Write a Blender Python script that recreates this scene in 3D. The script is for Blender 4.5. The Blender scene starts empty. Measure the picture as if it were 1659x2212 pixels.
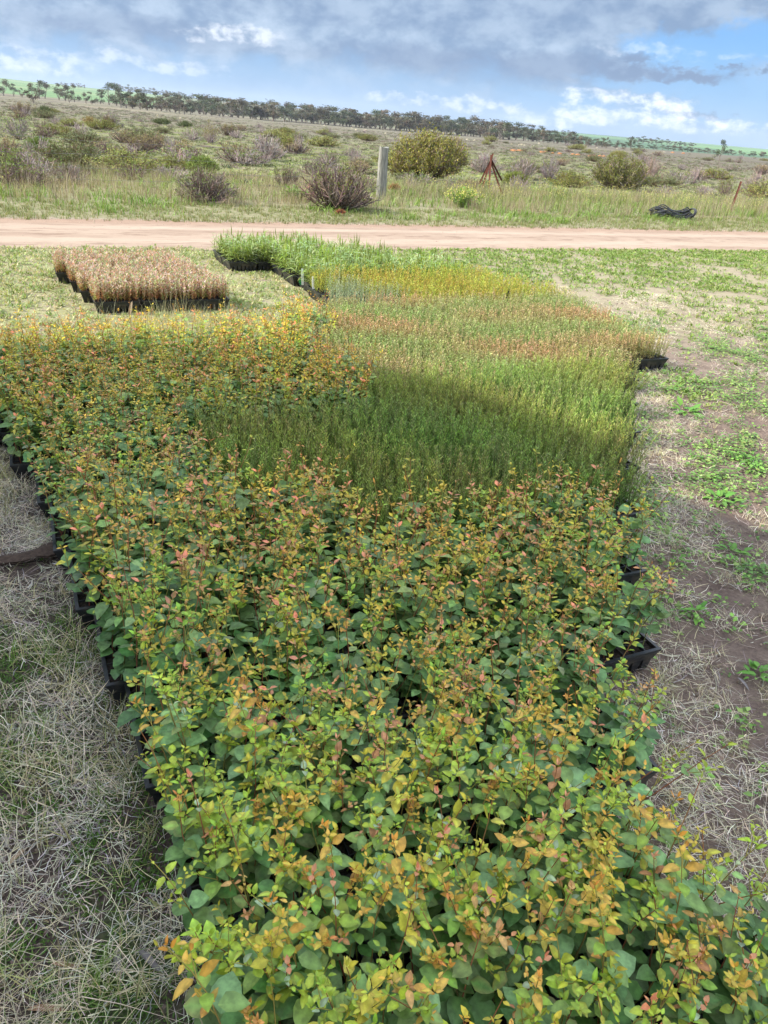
import bpy, math, random
import numpy as np
rad = math.radians
rng = np.random.default_rng(7)
random.seed(7)
SC = bpy.context.scene
COL = SC.collection

# ------------------------------------------------------------------ camera
CAM_H, FPX, ROLL, PITCH = 1.6, 739.0, rad(4.5), rad(27.9308)
_F = np.array([0, math.cos(PITCH), -math.sin(PITCH)]); _R0 = np.array([1., 0, 0]); _U0 = np.cross(_R0, _F)
_R = math.cos(ROLL)*_R0 + math.sin(ROLL)*_U0
_U = -math.sin(ROLL)*_R0 + math.cos(ROLL)*_U0
cd = bpy.data.cameras.new('camera'); cam = bpy.data.objects.new('camera', cd); COL.objects.link(cam)
from mathutils import Matrix, Vector
M = Matrix(((_R[0], _U[0], -_F[0], 0), (_R[1], _U[1], -_F[1], 0), (_R[2], _U[2], -_F[2], CAM_H), (0, 0, 0, 1)))
cam.matrix_world = M
cd.sensor_fit = 'VERTICAL'; cd.sensor_height = 24.0; cd.lens = FPX/1024*24.0
cd.clip_start = 0.05; cd.clip_end = 60000
SC.camera = cam

# ------------------------------------------------------------------ light
SUN_AZ = (-0.978, -0.208)      # horizontal direction towards the sun
SUN_EL = 38.0
SUN_STRENGTH = 5.0
SKY_STRENGTH = 0.12
CLOUD_FILL = 1.75
EXPOSURE = 0.68
sd = bpy.data.lights.new('sun', 'SUN'); sun = bpy.data.objects.new('sun', sd); COL.objects.link(sun)
sd.energy = SUN_STRENGTH; sd.angle = rad(0.55); sd.color = (1.0, 0.93, 0.82)
tosun = Vector((SUN_AZ[0]*math.cos(rad(SUN_EL)), SUN_AZ[1]*math.cos(rad(SUN_EL)), math.sin(rad(SUN_EL))))
sun.rotation_euler = tosun.to_track_quat('Z', 'Y').to_euler()
sun.location = (0, 0, 30)
SC.view_settings.view_transform = 'Standard'; SC.view_settings.look = 'None'
SC.view_settings.exposure = EXPOSURE; SC.view_settings.gamma = 1.0
SC.cycles.max_bounces = 5; SC.cycles.diffuse_bounces = 3; SC.cycles.transmission_bounces = 3
SC.cycles.use_denoising = True
SC.cycles.sample_clamp_indirect = 6.0


class NT:
    """short-hand for building node trees"""
    def __init__(self, nt):
        self.nt = nt; nt.nodes.clear()
    def n(self, t, **kw):
        nd = self.nt.nodes.new(t)
        for k, v in kw.items():
            setattr(nd, k, v)
        return nd
    def put(self, nd, i, v):
        s = nd.inputs[i]
        if isinstance(v, bpy.types.NodeSocket): self.nt.links.new(v, s)
        elif isinstance(v, (tuple, list)) and len(v) == 3 and s.type == 'RGBA': s.default_value = (*v, 1)
        else: s.default_value = v
    def m(self, op, a, b=0.0, c=0.0, clamp=False):
        nd = self.n('ShaderNodeMath', operation=op); nd.use_clamp = clamp
        self.put(nd, 0, a); self.put(nd, 1, b); self.put(nd, 2, c)
        return nd.outputs[0]
    def mr(self, v, a, b, c=0.0, d=1.0, smooth=True):
        nd = self.n('ShaderNodeMapRange'); nd.interpolation_type = 'SMOOTHSTEP' if smooth else 'LINEAR'
        for i, x in enumerate((v, a, b, c, d)): self.put(nd, i, x)
        return nd.outputs[0]
    def mix(self, f, a, b, blend='MIX'):
        nd = self.n('ShaderNodeMix', data_type='RGBA', blend_type=blend)
        self.put(nd, 0, f); self.put(nd, 6, a); self.put(nd, 7, b)
        return nd.outputs[2]
    def noise(self, vec, scale, detail=4.0, rough=0.55, dist=0.0):
        nd = self.n('ShaderNodeTexNoise')
        self.put(nd, 'Vector', vec); self.put(nd, 'Scale', scale); self.put(nd, 'Detail', detail)
        self.put(nd, 'Roughness', rough); self.put(nd, 'Distortion', dist)
        return nd.outputs[0], nd.outputs[1]
    def comb(self, x, y, z=0.0):
        nd = self.n('ShaderNodeCombineXYZ'); self.put(nd, 0, x); self.put(nd, 1, y); self.put(nd, 2, z)
        return nd.outputs[0]
    def sep(self, v):
        nd = self.n('ShaderNodeSeparateXYZ'); self.put(nd, 0, v); return nd.outputs


# ------------------------------------------------------------------ sky
def build_world():
    w = bpy.data.worlds.new('World'); SC.world = w; w.use_nodes = True
    t = NT(w.node_tree)
    out = t.n('ShaderNodeOutputWorld'); bg = t.n('ShaderNodeBackground')
    sky = t.n('ShaderNodeTexSky'); sky.sky_type = 'NISHITA'; sky.sun_disc = False
    sky.sun_elevation = rad(SUN_EL)
    sky.sun_rotation = math.atan2(SUN_AZ[0], SUN_AZ[1])
    sky.altitude = 200; sky.air_density = 1.0; sky.dust_density = 0.6
    blue = t.mix(1.0, sky.outputs[0], (SKY_STRENGTH,)*3, 'MULTIPLY')
    tc = t.n('ShaderNodeTexCoord')
    X, Y, Z = t.sep(tc.outputs['Generated'])
    az = t.m('MULTIPLY', t.m('ARCTAN2', X, Y), 57.2958)
    el = t.m('MULTIPLY', t.m('ARCSINE', Z), 57.2958)
    elc = t.m('MAXIMUM', el, 0.0)
    # keep cloud detail roughly even up the dome
    P0 = t.comb(t.m('MULTIPLY', az, 0.62), el, 0.0)
    w1, w1c = t.noise(P0, 0.55, 5, 0.55)
    w2, w2c = t.noise(P0, 2.2, 5, 0.6)
    wx, wy, wz = t.sep(w1c); vx, vy, vz = t.sep(w2c)
    azd = t.m('ADD', az, t.m('ADD', t.m('MULTIPLY', t.m('SUBTRACT', wx, .5), 7.0), t.m('MULTIPLY', t.m('SUBTRACT', vx, .5), 2.2)))
    eld = t.m('ADD', el, t.m('ADD', t.m('MULTIPLY', t.m('SUBTRACT', wy, .5), 1.8), t.m('MULTIPLY', t.m('SUBTRACT', vy, .5), 0.9)))
    def blobs(lst, soft=1.0):
        acc = None
        for a0, e0, ra, re, wgt in lst:
            dx = t.m('DIVIDE', t.m('SUBTRACT', azd, a0), ra); dy = t.m('DIVIDE', t.m('SUBTRACT', eld, e0), re)
            q = t.m('ADD', t.m('MULTIPLY', dx, dx), t.m('MULTIPLY', dy, dy))
            v = t.m('MULTIPLY', t.mr(q, 1.0 + soft, 1.0 - soft*0.9, 0, 1), wgt)
            acc = v if acc is None else t.m('MAXIMUM', acc, v)
        return acc
    n_big, _ = t.noise(P0, 0.40, 5, 0.52, 0.2)
    n_fine, _ = t.noise(P0, 1.35, 6, 0.56, 0.15)
    n_soft, _ = t.noise(t.comb(t.m('MULTIPLY', az, 0.3), el, 3.0), 0.8, 4, 0.5)
    # pale blue of the low sky
    low = t.mix(t.mr(el, 0.0, 9.0, 0, 1), (0.21, 0.47, 0.83), (0.10, 0.36, 0.82))
    skyc = t.mix(0.80, blue, low)
    # the high grey deck; open blue at right, thinner towards the horizon
    gap = blobs([(17.8, 5.0, 4.6, 1.0, 1), (21.5, 5.6, 4.0, 1.1, 1), (17.5, 3.1, 6.0, 0.5, .85), (23, 2.6, 5.5, 1.6, .9), (9.5, 1.6, 3.4, 0.55, .8)], 0.9)
    deck = t.mr(t.m('ADD', el, t.m('MULTIPLY', t.m('SUBTRACT', n_big, .5), 5.5)), 1.5, 3.6, 0.30, 1.0)
    deck = t.m('MULTIPLY', deck, t.m('SUBTRACT', 1.0, t.m('MULTIPLY', gap, 0.97)))
    shade = t.mr(t.m('ADD', t.m('MULTIPLY', n_big, .72), t.m('MULTIPLY', n_fine, .28)), 0.38, 0.62, 0, 1)
    dark = blobs([(6, 3.5, 12, .9, 1), (-17, 3.9, 8, .8, .7), (2, 6.2, 20, 1.0, .3), (11, 7.0, 9, .9, .45)], 1.0)
    cl = t.mix(shade, (0.215, 0.325, 0.50), (0.42, 0.54, 0.70))
    cl = t.mix(t.m('MULTIPLY', dark, .62), cl, (0.19, 0.275, 0.435))
    col = t.mix(deck, skyc, cl)
    # small dark puffs in front of the blue
    puff = blobs([(16.5, 3.85, 2.6, .42, 1), (20.6, 4.2, 1.4, .30, 1), (13.4, 4.1, 2.8, .6, 1), (18.5, 1.75, 2.2, .25, .7)], 0.8)
    col = t.mix(t.m('MULTIPLY', puff, t.mr(n_fine, .36, .52)), col, (0.20, 0.295, 0.46))
    # bright tops
    brt = blobs([(-12.3, 4.25, 3.0, .5, .7), (-16.6, 2.0, 4.0, .35, .5), (-25.5, 1.6, 4.0, .6, .55),
                 (12.7, 1.75, 2.5, .75, 1), (15.8, 1.95, 2.1, .6, 1), (19.0, 1.15, 3.4, .55, 1), (10.0, .85, 3.2, .42, .9),
                 (0.6, 1.30, 3.4, .24, .75), (4.6, 1.25, 2.6, .36, .9), (16, 4.95, 4.5, .25, .3)], 0.95)
    brt = t.m('MULTIPLY', brt, t.mr(n_fine, .36, .64))
    col = t.mix(brt, col, (0.92, 0.97, 1.04))
    veil = blobs([(-4, 1.7, 14, 1.2, .5)], 1.0)
    col = t.mix(t.m('MULTIPLY', veil, .6), col, (0.27, 0.44, 0.66))
    # unseen sky overhead and behind: broken white cloud, brightened to lift the shade
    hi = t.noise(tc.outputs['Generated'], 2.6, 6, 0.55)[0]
    white = t.mix(t.mr(hi, .35, .62), (0.8, 1.05, 1.45), (CLOUD_FILL*.97, CLOUD_FILL*1.0, CLOUD_FILL*1.06))
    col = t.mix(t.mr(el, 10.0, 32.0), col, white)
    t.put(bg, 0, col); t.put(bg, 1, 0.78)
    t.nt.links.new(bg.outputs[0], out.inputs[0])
build_world()


# ------------------------------------------------------------------ geometry helpers
C26, S26 = math.cos(rad(26)), math.sin(rad(26))
def UV(u, v): return (C26*u - S26*v, S26*u + C26*v)          # bed/road axes -> world
def toUV(x, y): return (C26*x + S26*y, -S26*x + C26*y)
S59 = 768/1659
EL_BASE = ([-40, -26, -20, -12.4, 11, 23, 40], [-.36, -.42, -.45, -.66, -.70, -.62, -.55])
EL_SKY = ([-40, -26.35, -23.8, -21, -12.4, -7.8, -1.4, 9.2, 16.7, 22.8, 40], [.75, .59, .50, .45, .30, .22, .20, .08, .05, .0, .0])
def height(x, y):
    x = np.asarray(x, float); y = np.asarray(y, float)
    d = np.hypot(x, y); az = np.degrees(np.arctan2(x, y))
    z5 = CAM_H + 500*np.tan(np.radians(np.interp(az, *EL_BASE)))
    zs = CAM_H + 2600*np.tan(np.radians(np.interp(az, *EL_SKY)))
    z = np.where(d < 22, 0, z5*(d-22)/478)
    t = np.clip((d-500)/2100, 0, 1)
    z = np.where(d > 500, z5 + (zs-z5)*t, z)
    z = np.where(d > 2600, zs - (d-2600)*0.01, z)
    return z
def at_px(X, Y):
    """the point of the terrain that shows at X, Y of the photograph (1659 px wide); for placing things on the ground"""
    d = _F + (X*S59-384)/FPX*_R + (512-Y*S59)/FPX*_U
    lo, hi = .3, 4000.
    t = .5; last = .3
    while t < 4000:
        p = d*t
        if p[2] + CAM_H < height(p[0], p[1]): break
        last = t; t *= 1.01
    for _ in range(30):
        m = (last+t)/2; p = d*m
        if p[2] + CAM_H < height(p[0], p[1]): t = m
        else: last = m
    p = d*t
    return (float(p[0]), float(p[1]), float(height(p[0], p[1])))
def px_size(p):
    """metres per pixel (1659-wide photograph) at a point"""
    q = np.array(p) - np.array([0, 0, CAM_H]); return float(q@_F)/FPX*S59

class Proto:
    def __init__(s): s.v = []; s.c = []; s.f = []; s.mi = []
    def quad(s, a, b, c, d, col, mi=0, cols=None):
        i = len(s.v); s.v += [a, b, c, d]; s.c += cols or [col]*4; s.f.append((i, i+1, i+2, i+3)); s.mi.append(mi)
    def tube(s, pts, r0, r1, col, sides=3, mi=0, col1=None):
        pts = [np.array(p, float) for p in pts]; n = len(pts); base = len(s.v)
        col1 = col1 or col
        for k, p in enumerate(pts):
            d = pts[min(k+1, n-1)] - pts[max(k-1, 0)]; d = d/(np.linalg.norm(d)+1e-9)
            a = np.cross(d, [0.3, 1, .1]); a /= np.linalg.norm(a)+1e-9; b = np.cross(d, a)
            f = k/max(n-1, 1); r = r0+(r1-r0)*f
            for j in range(sides):
                th = 2*math.pi*j/sides
                s.v.append(tuple(p + r*(math.cos(th)*a + math.sin(th)*b)))
                s.c.append(tuple(np.array(col)*(1-f)+np.array(col1)*f))
        for k in range(n-1):
            for j in range(sides):
                j2 = (j+1) % sides
                s.f.append((base+k*sides+j, base+k*sides+j2, base+(k+1)*sides+j2, base+(k+1)*sides+j)); s.mi.append(mi)
    def kite(s, p, d, side, L, W, col, mi=0, at=.45):
        p = np.array(p, float); d = np.array(d, float); side = np.array(side, float)
        m = p+d*L*at
        s.quad(tuple(p), tuple(m+side*W/2), tuple(p+d*L), tuple(m-side*W/2), col, mi)
    def leaf(s, p, d, up, L, W, col, seg=3, fold=.18, curl=.25, mi=0, round_=.42, rib=1.28, edge=None):
        """an oval leaf: midrib line plus two edges, folded and curling down to the tip"""
        p = np.array(p, float); d = np.array(d, float); d /= np.linalg.norm(d)
        side = np.cross(d, up); side /= np.linalg.norm(side)+1e-9; up = np.cross(side, d)
        base = len(s.v); edge = edge or col
        for k in range(seg+1):
            t = k/seg
            w = W*.5*(math.sin(math.pi*min(1, t**(.72 if round_ < .5 else 1.0)))**.62 if 0 < t < 1 else .05)
            m = p + d*L*t - up*curl*L*t*t
            for sg in (-1, 0, 1):
                q = m + side*w*sg + up*(fold*w if sg else 0)
                s.v.append(tuple(q))
                cc = np.array(col)*rib if sg == 0 else np.array(edge)
                s.c.append(tuple(np.clip(cc, 0, 1)))
        for k in range(seg):
            a = base+k*3
            s.f.append((a, a+3, a+4, a+1)); s.f.append((a+1, a+4, a+5, a+2)); s.mi += [mi, mi]
    def arr(s):
        return (np.array(s.v, np.float32), np.array(s.c, np.float32), np.array(s.f, np.int32), np.array(s.mi, np.int32))

def mesh_from(name, V, Cc, F, MI, mats, smooth=False):
    me = bpy.data.meshes.new(name)
    me.vertices.add(len(V)); me.vertices.foreach_set('co', np.ascontiguousarray(V, np.float32).ravel())
    n = len(F)
    me.loops.add(n*4); me.loops.foreach_set('vertex_index', np.ascontiguousarray(F, np.int32).ravel())
    me.polygons.add(n); me.polygons.foreach_set('loop_start', np.arange(n, dtype=np.int32)*4)
    if smooth: me.polygons.foreach_set('use_smooth', np.ones(n, dtype=bool))
    for m in mats: me.materials.append(m)
    if len(mats) > 1: me.polygons.foreach_set('material_index', np.ascontiguousarray(MI, np.int32))
    a = me.attributes.new('col', 'FLOAT_COLOR', 'POINT')
    c4 = np.ones((len(V), 4), np.float32); c4[:, :3] = Cc
    a.data.foreach_set('color', c4.ravel())
    me.update(calc_edges=True)
    return me
def link(name, me, parent=None, loc=None, rz=0.0):
    o = bpy.data.objects.new(name, me); COL.objects.link(o)
    if parent: o.parent = parent
    if loc is not None: o.location = loc
    if rz: o.rotation_euler.z = rz
    return o
def tag(o, label=None, cat=None, group=None, kind=None):
    if label: o['label'] = label
    if cat: o['category'] = cat
    if group: o['group'] = group
    if kind: o['kind'] = kind
    return o
def proto_mesh(name, pr, mats, smooth=False):
    return mesh_from(name, *pr.arr(), mats, smooth)

def merge(protos, which, P, rz, sc, tilt=None, tint=None):
    """many copies of a few shapes in one mesh (for stuff)"""
    Vs, Cs, Fs, Ms, off = [], [], [], [], 0
    P = np.asarray(P, float); n = len(P)
    if tilt is None: tilt = np.zeros(n)
    if tint is None: tint = np.ones((n, 3))
    ta = rng.uniform(0, 2*math.pi, n)
    for k, pr in enumerate(protos):
        ix = np.nonzero(which == k)[0]
        if not len(ix): continue
        v, c, f, mi = pr if isinstance(pr, tuple) else pr.arr()
        cz, sz = np.cos(rz[ix]), np.sin(rz[ix])
        R = np.zeros((len(ix), 3, 3)); R[:, 0, 0] = cz; R[:, 0, 1] = -sz; R[:, 1, 0] = sz; R[:, 1, 1] = cz; R[:, 2, 2] = 1
        ax, ay = np.cos(ta[ix]), np.sin(ta[ix]); ct, st = np.cos(tilt[ix]), np.sin(tilt[ix])
        T = np.zeros_like(R)
        T[:, 0, 0] = ct+ax*ax*(1-ct); T[:, 0, 1] = ax*ay*(1-ct); T[:, 0, 2] = ay*st
        T[:, 1, 0] = ax*ay*(1-ct); T[:, 1, 1] = ct+ay*ay*(1-ct); T[:, 1, 2] = -ax*st
        T[:, 2, 0] = -ay*st; T[:, 2, 1] = ax*st; T[:, 2, 2] = ct
        R = T@R
        s3 = sc[ix]; s3 = s3[:, None] if s3.ndim == 1 else s3
        s3 = np.broadcast_to(s3, (len(ix), 3))
        VV = np.einsum('nij,nvj->nvi', R, v[None]*s3[:, None, :]) + P[ix][:, None, :]
        CC = np.clip(c[None]*tint[ix][:, None, :], 0, 1)
        FF = f[None] + (off + np.arange(len(ix))*len(v))[:, None, None]
        off += len(ix)*len(v)
        Vs.append(VV.reshape(-1, 3)); Cs.append(CC.reshape(-1, 3)); Fs.append(FF.reshape(-1, 4)); Ms.append(np.tile(mi, len(ix)))
    return np.concatenate(Vs), np.concatenate(Cs), np.concatenate(Fs), np.concatenate(Ms)
def stuff(name, protos, which, P, rz, sc, mats, label, cat, tilt=None, tint=None, smooth=False, group=None):
    me = mesh_from(name, *merge(protos, which, P, rz, sc, tilt, tint), mats, smooth)
    return tag(link(name, me), label, cat, group, 'stuff')

def lerp(a, b, t): return tuple(np.array(a)*(1-t)+np.array(b)*t)
def jit(c, amt=.12, r=None):
    r = r or random
    g = 1+r.uniform(-amt, amt)
    return tuple(max(0, min(1, x*g*(1+r.uniform(-amt*.5, amt*.5)))) for x in c)

# ------------------------------------------------------------------ materials
MAT = {}
def leaf_mat(name, rough=.5, trans=.28, spec=.4, noise=.16, nscale=60.):
    m = bpy.data.materials.new(name); m.use_nodes = True; t = NT(m.node_tree)
    out = t.n('ShaderNodeOutputMaterial'); b = t.n('ShaderNodeBsdfPrincipled')
    at = t.n('ShaderNodeAttribute'); at.attribute_name = 'col'
    tc = t.n('ShaderNodeTexCoord')
    col = at.outputs['Color']
    if noise:
        nn = t.noise(tc.outputs['Object'], nscale, 3)[0]
        k = t.mr(nn, .3, .7, 1-noise, 1+noise)
        col = t.mix(1.0, col, t.comb(k, k, k), 'MULTIPLY')
    t.put(b, 'Base Color', col); t.put(b, 'Roughness', rough); t.put(b, 'Specular IOR Level', spec)
    sh = b.outputs[0]
    if trans:
        tr = t.n('ShaderNodeBsdfTranslucent')
        t.put(tr, 0, t.mix(1.0, col, (1.25, 1.25, .7), 'MULTIPLY'))
        mx = t.n('ShaderNodeMixShader'); t.put(mx, 0, trans)
        t.nt.links.new(sh, mx.inputs[1]); t.nt.links.new(tr.outputs[0], mx.inputs[2]); sh = mx.outputs[0]
    t.nt.links.new(sh, out.inputs[0]); MAT[name] = m
    return m
def plain_mat(name, c1, c2, scale=20, rough=.7, spec=.4, bump=0., stretch=(1, 1, 1), detail=5, c3=None):
    m = bpy.data.materials.new(name); m.use_nodes = True; t = NT(m.node_tree)
    out = t.n('ShaderNodeOutputMaterial'); b = t.n('ShaderNodeBsdfPrincipled'); tc = t.n('ShaderNodeTexCoord')
    mp = t.n('ShaderNodeMapping'); t.put(mp, 'Scale', stretch); t.put(mp, 0, tc.outputs['Object'])
    nn = t.noise(mp.outputs[0], scale, detail, .6)[0]
    col = t.mix(t.mr(nn, .35, .65), c1, c2)
    if c3: col = t.mix(t.mr(t.noise(mp.outputs[0], scale*.35, 3)[0], .52, .64), col, c3)
    t.put(b, 'Base Color', col); t.put(b, 'Roughness', rough); t.put(b, 'Specular IOR Level', spec)
    if bump:
        bp = t.n('ShaderNodeBump'); t.put(bp, 'Strength', bump); t.put(bp, 'Distance', .01); t.put(bp, 'Height', nn)
        t.nt.links.new(bp.outputs[0], b.inputs['Normal'])
    t.nt.links.new(b.outputs[0], out.inputs[0]); MAT[name] = m
    return m
leaf_mat('broad_leaf', .40, .25, .38, .26, 70)
leaf_mat('needle_leaf', .6, .38, .3, 0)
leaf_mat('dry_grass', .75, .2, .2, 0)
leaf_mat('weed_leaf', .6, .28, .3, 0)
leaf_mat('twig', .85, 0, .2, 0)
leaf_mat('far_foliage', .7, .15, .2, 0)
plain_mat('black_plastic', (.012, .014, .017), (.022, .025, .03), 30, .42, .5, .25, c3=(.055, .047, .04))
plain_mat('potting_mix', (.012, .010, .009), (.05, .038, .03), 140, .95, .2, .6)
plain_mat('grey_wood', (.27, .265, .235), (.13, .13, .115), 9, .9, .2, .8, (6, 6, .5), c3=(.32, .31, .27))
plain_mat('rusty_steel', (.17, .055, .035), (.09, .035, .025), 30, .8, .3, .3)
plain_mat('white_plastic', (.75, .76, .74), (.82, .82, .8), 10, .4)
plain_mat('poly_pipe', (.022, .023, .026), (.05, .052, .055), 40, .45)
plain_mat('galvanised_wire', (.20, .20, .19), (.10, .09, .08), 10, .5)
plain_mat('limestone_rubble', (.52, .46, .34), (.34, .28, .19), 3, .95, .1, .5)
plain_mat('orange_earth', (.44, .21, .09), (.30, .15, .075), 2.2, .95, .1, .5)
plain_mat('brown_bark', (.045, .030, .023), (.08, .055, .042), 60, .8, .2, .4, (1, 1, 4))
plain_mat('barn_steel', (.34, .36, .36), (.30, .31, .31), 1.5, .45, .5)
plain_mat('barn_door', (.12, .2, .16), (.1, .17, .14), 3, .5)

# ------------------------------------------------------------------ ground
def ground_material():
    m = bpy.data.materials.new('ground_earth'); m.use_nodes = True; t = NT(m.node_tree)
    out = t.n('ShaderNodeOutputMaterial'); b = t.n('ShaderNodeBsdfPrincipled'); tc = t.n('ShaderNodeTexCoord')
    P = tc.outputs['Object']; X, Y, Z = t.sep(P)
    u = t.m('ADD', t.m('MULTIPLY', X, C26), t.m('MULTIPLY', Y, S26))
    v = t.m('ADD', t.m('MULTIPLY', X, -S26), t.m('MULTIPLY', Y, C26))
    d = t.m('SQRT', t.m('ADD', t.m('MULTIPLY', X, X), t.m('MULTIPLY', Y, Y)))
    n1 = t.noise(P, 1.3, 6, .6)[0]; n2 = t.noise(P, 9, 6, .65)[0]; n3 = t.noise(P, 60, 5, .7)[0]; n4 = t.noise(P, .45, 5, .6)[0]
    soil = t.mix(t.mr(n2, .3, .7), (.15, .105, .085), (.25, .185, .145))
    soil = t.mix(t.mr(n3, .35, .7), t.mix(.45, soil, (.05, .038, .034)), soil)
    # right of the beds the soil is paler, crusted sand
    soil = t.mix(t.mr(v, 2.5, 7, 0, .75), soil, t.mix(t.mr(n2, .3, .7), (.33, .26, .20), (.40, .33, .26)))
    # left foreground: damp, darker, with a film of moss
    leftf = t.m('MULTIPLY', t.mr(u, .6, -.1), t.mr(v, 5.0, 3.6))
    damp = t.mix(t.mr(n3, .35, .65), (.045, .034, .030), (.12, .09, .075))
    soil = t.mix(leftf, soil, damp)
    moss = t.m('MULTIPLY', t.m('MULTIPLY', t.mr(v, 2.3, 1.2), t.mr(u, .5, 0.1)), t.mr(n1, .47, .56))
    soil = t.mix(t.m('MULTIPLY', moss, t.mr(n3, .3, .55)), soil, (.055, .105, .025))
    # thin straw / weed colour on the mown patch
    straw = t.mix(t.mr(n3, .3, .7), (.34, .30, .17), (.22, .27, .09))
    mown = t.m('MULTIPLY', t.m('MULTIPLY', t.mr(v, 4.6, 5.4), t.mr(v, 9.9, 9.6)), t.mr(n2, .36, .52))
    mown = t.m('MULTIPLY', mown, t.mr(u, 5.6, 3.0, .45, 1))
    soil = t.mix(t.m('MULTIPLY', mown, .8), soil, straw)
    # beyond the road
    verge = t.mix(t.mr(n2, .35, .65), (.16, .17, .08), (.30, .26, .17))
    col = t.mix(t.mr(v, 12.2, 12.7), soil, verge)
    heath = t.mix(t.mr(n1, .35, .65), (.14, .14, .075), (.20, .21, .09))
    heath = t.mix(t.mr(n4, .5, .62), heath, (.15, .12, .095))
    col = t.mix(t.mr(v, 16, 30), col, heath)
    n5 = t.noise(P, .05, 6, .65)[0]; n6 = t.noise(t.comb(t.m('MULTIPLY', X, .25), Y), .03, 5, .6)[0]
    far = t.mix(t.mr(n5, .35, .65), (.135, .115, .088), (.165, .155, .10))
    far = t.mix(t.mr(n6, .54, .60), far, (.20, .175, .12))
    azr = t.m('DIVIDE', X, t.m('MAXIMUM', Y, 1.0))
    far = t.mix(t.mr(azr, -.2, .3, 0, .35), far, (.085, .07, .055))
    col = t.mix(t.mr(d, 45, 120), col, far)
    azr = t.m('DIVIDE', X, t.m('MAXIMUM', Y, 1.0))
    crop = t.mix(t.mr(n6, .45, .6), (.115, .20, .085), (.15, .23, .10))
    st = t.mr(t.noise(t.comb(t.m('MULTIPLY', X, .1), Y), .004, 3)[0], .5, .56)
    crop = t.mix(t.m('MULTIPLY', st, .6), crop, (.22, .26, .13))
    farc = t.mix(t.mr(azr, -.33, -.24), crop, t.mix(t.mr(n6, .4, .6), (.11, .125, .075), (.17, .17, .10)))
    farc = t.mix(t.mr(azr, .08, .2), farc, t.mix(t.mr(t.noise(P, .003, 4)[0], .45, .55), (.08, .14, .085), (.14, .24, .11)))
    col = t.mix(t.mr(d, 560, 620), col, farc)
    t.put(b, 'Base Color', col); t.put(b, 'Roughness', .95); t.put(b, 'Specular IOR Level', .15)
    bp = t.n('ShaderNodeBump'); t.put(bp, 'Strength', 1.0); t.put(bp, 'Distance', .022)
    t.put(bp, 'Height', t.m('ADD', t.m('MULTIPLY', n2, 1.0), t.m('MULTIPLY', n3, .5)))
    t.nt.links.new(bp.outputs[0], b.inputs['Normal'])
    t.nt.links.new(b.outputs[0], out.inputs[0])
    return m
def build_ground():
    radii = [0] + list(np.geomspace(.4, 22, 40)) + list(np.linspace(24, 500, 60)) + list(np.geomspace(540, 2600, 40)) + list(np.geomspace(2750, 5000, 6))
    A = np.radians(np.concatenate([np.linspace(-180, -45, 28)[:-1], np.linspace(-45, 45, 121), np.linspace(45, 180, 28)[1:-1]]))
    R, AA = np.meshgrid(radii, A, indexing='ij')
    x, y = R*np.sin(AA), R*np.cos(AA); z = height(x, y)
    d = R
    wob = (np.sin(x*.11+1)*np.cos(y*.09)+.6*np.sin(x*.031+y*.043))*np.clip((d-60)/400, 0, 1)*np.clip(1-(d-400)/150, 0, 1)*.5
    z = z + wob
    V = np.stack([x, y, z], -1).reshape(-1, 3)
    nr, na = R.shape
    i, j = np.meshgrid(np.arange(nr-1), np.arange(na), indexing='ij'); j2 = (j+1) % na
    F = np.stack([i*na+j, i*na+j2, (i+1)*na+j2, (i+1)*na+j], -1).reshape(-1, 4)
    me = mesh_from('ground', V, np.ones((len(V), 3)), F[:, ::-1], np.zeros(len(F)), [ground_material()], True)
    tag(link('ground', me), 'flat sandy ground running out to low heath and green fields', 'ground', kind='structure')
build_ground()

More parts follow.
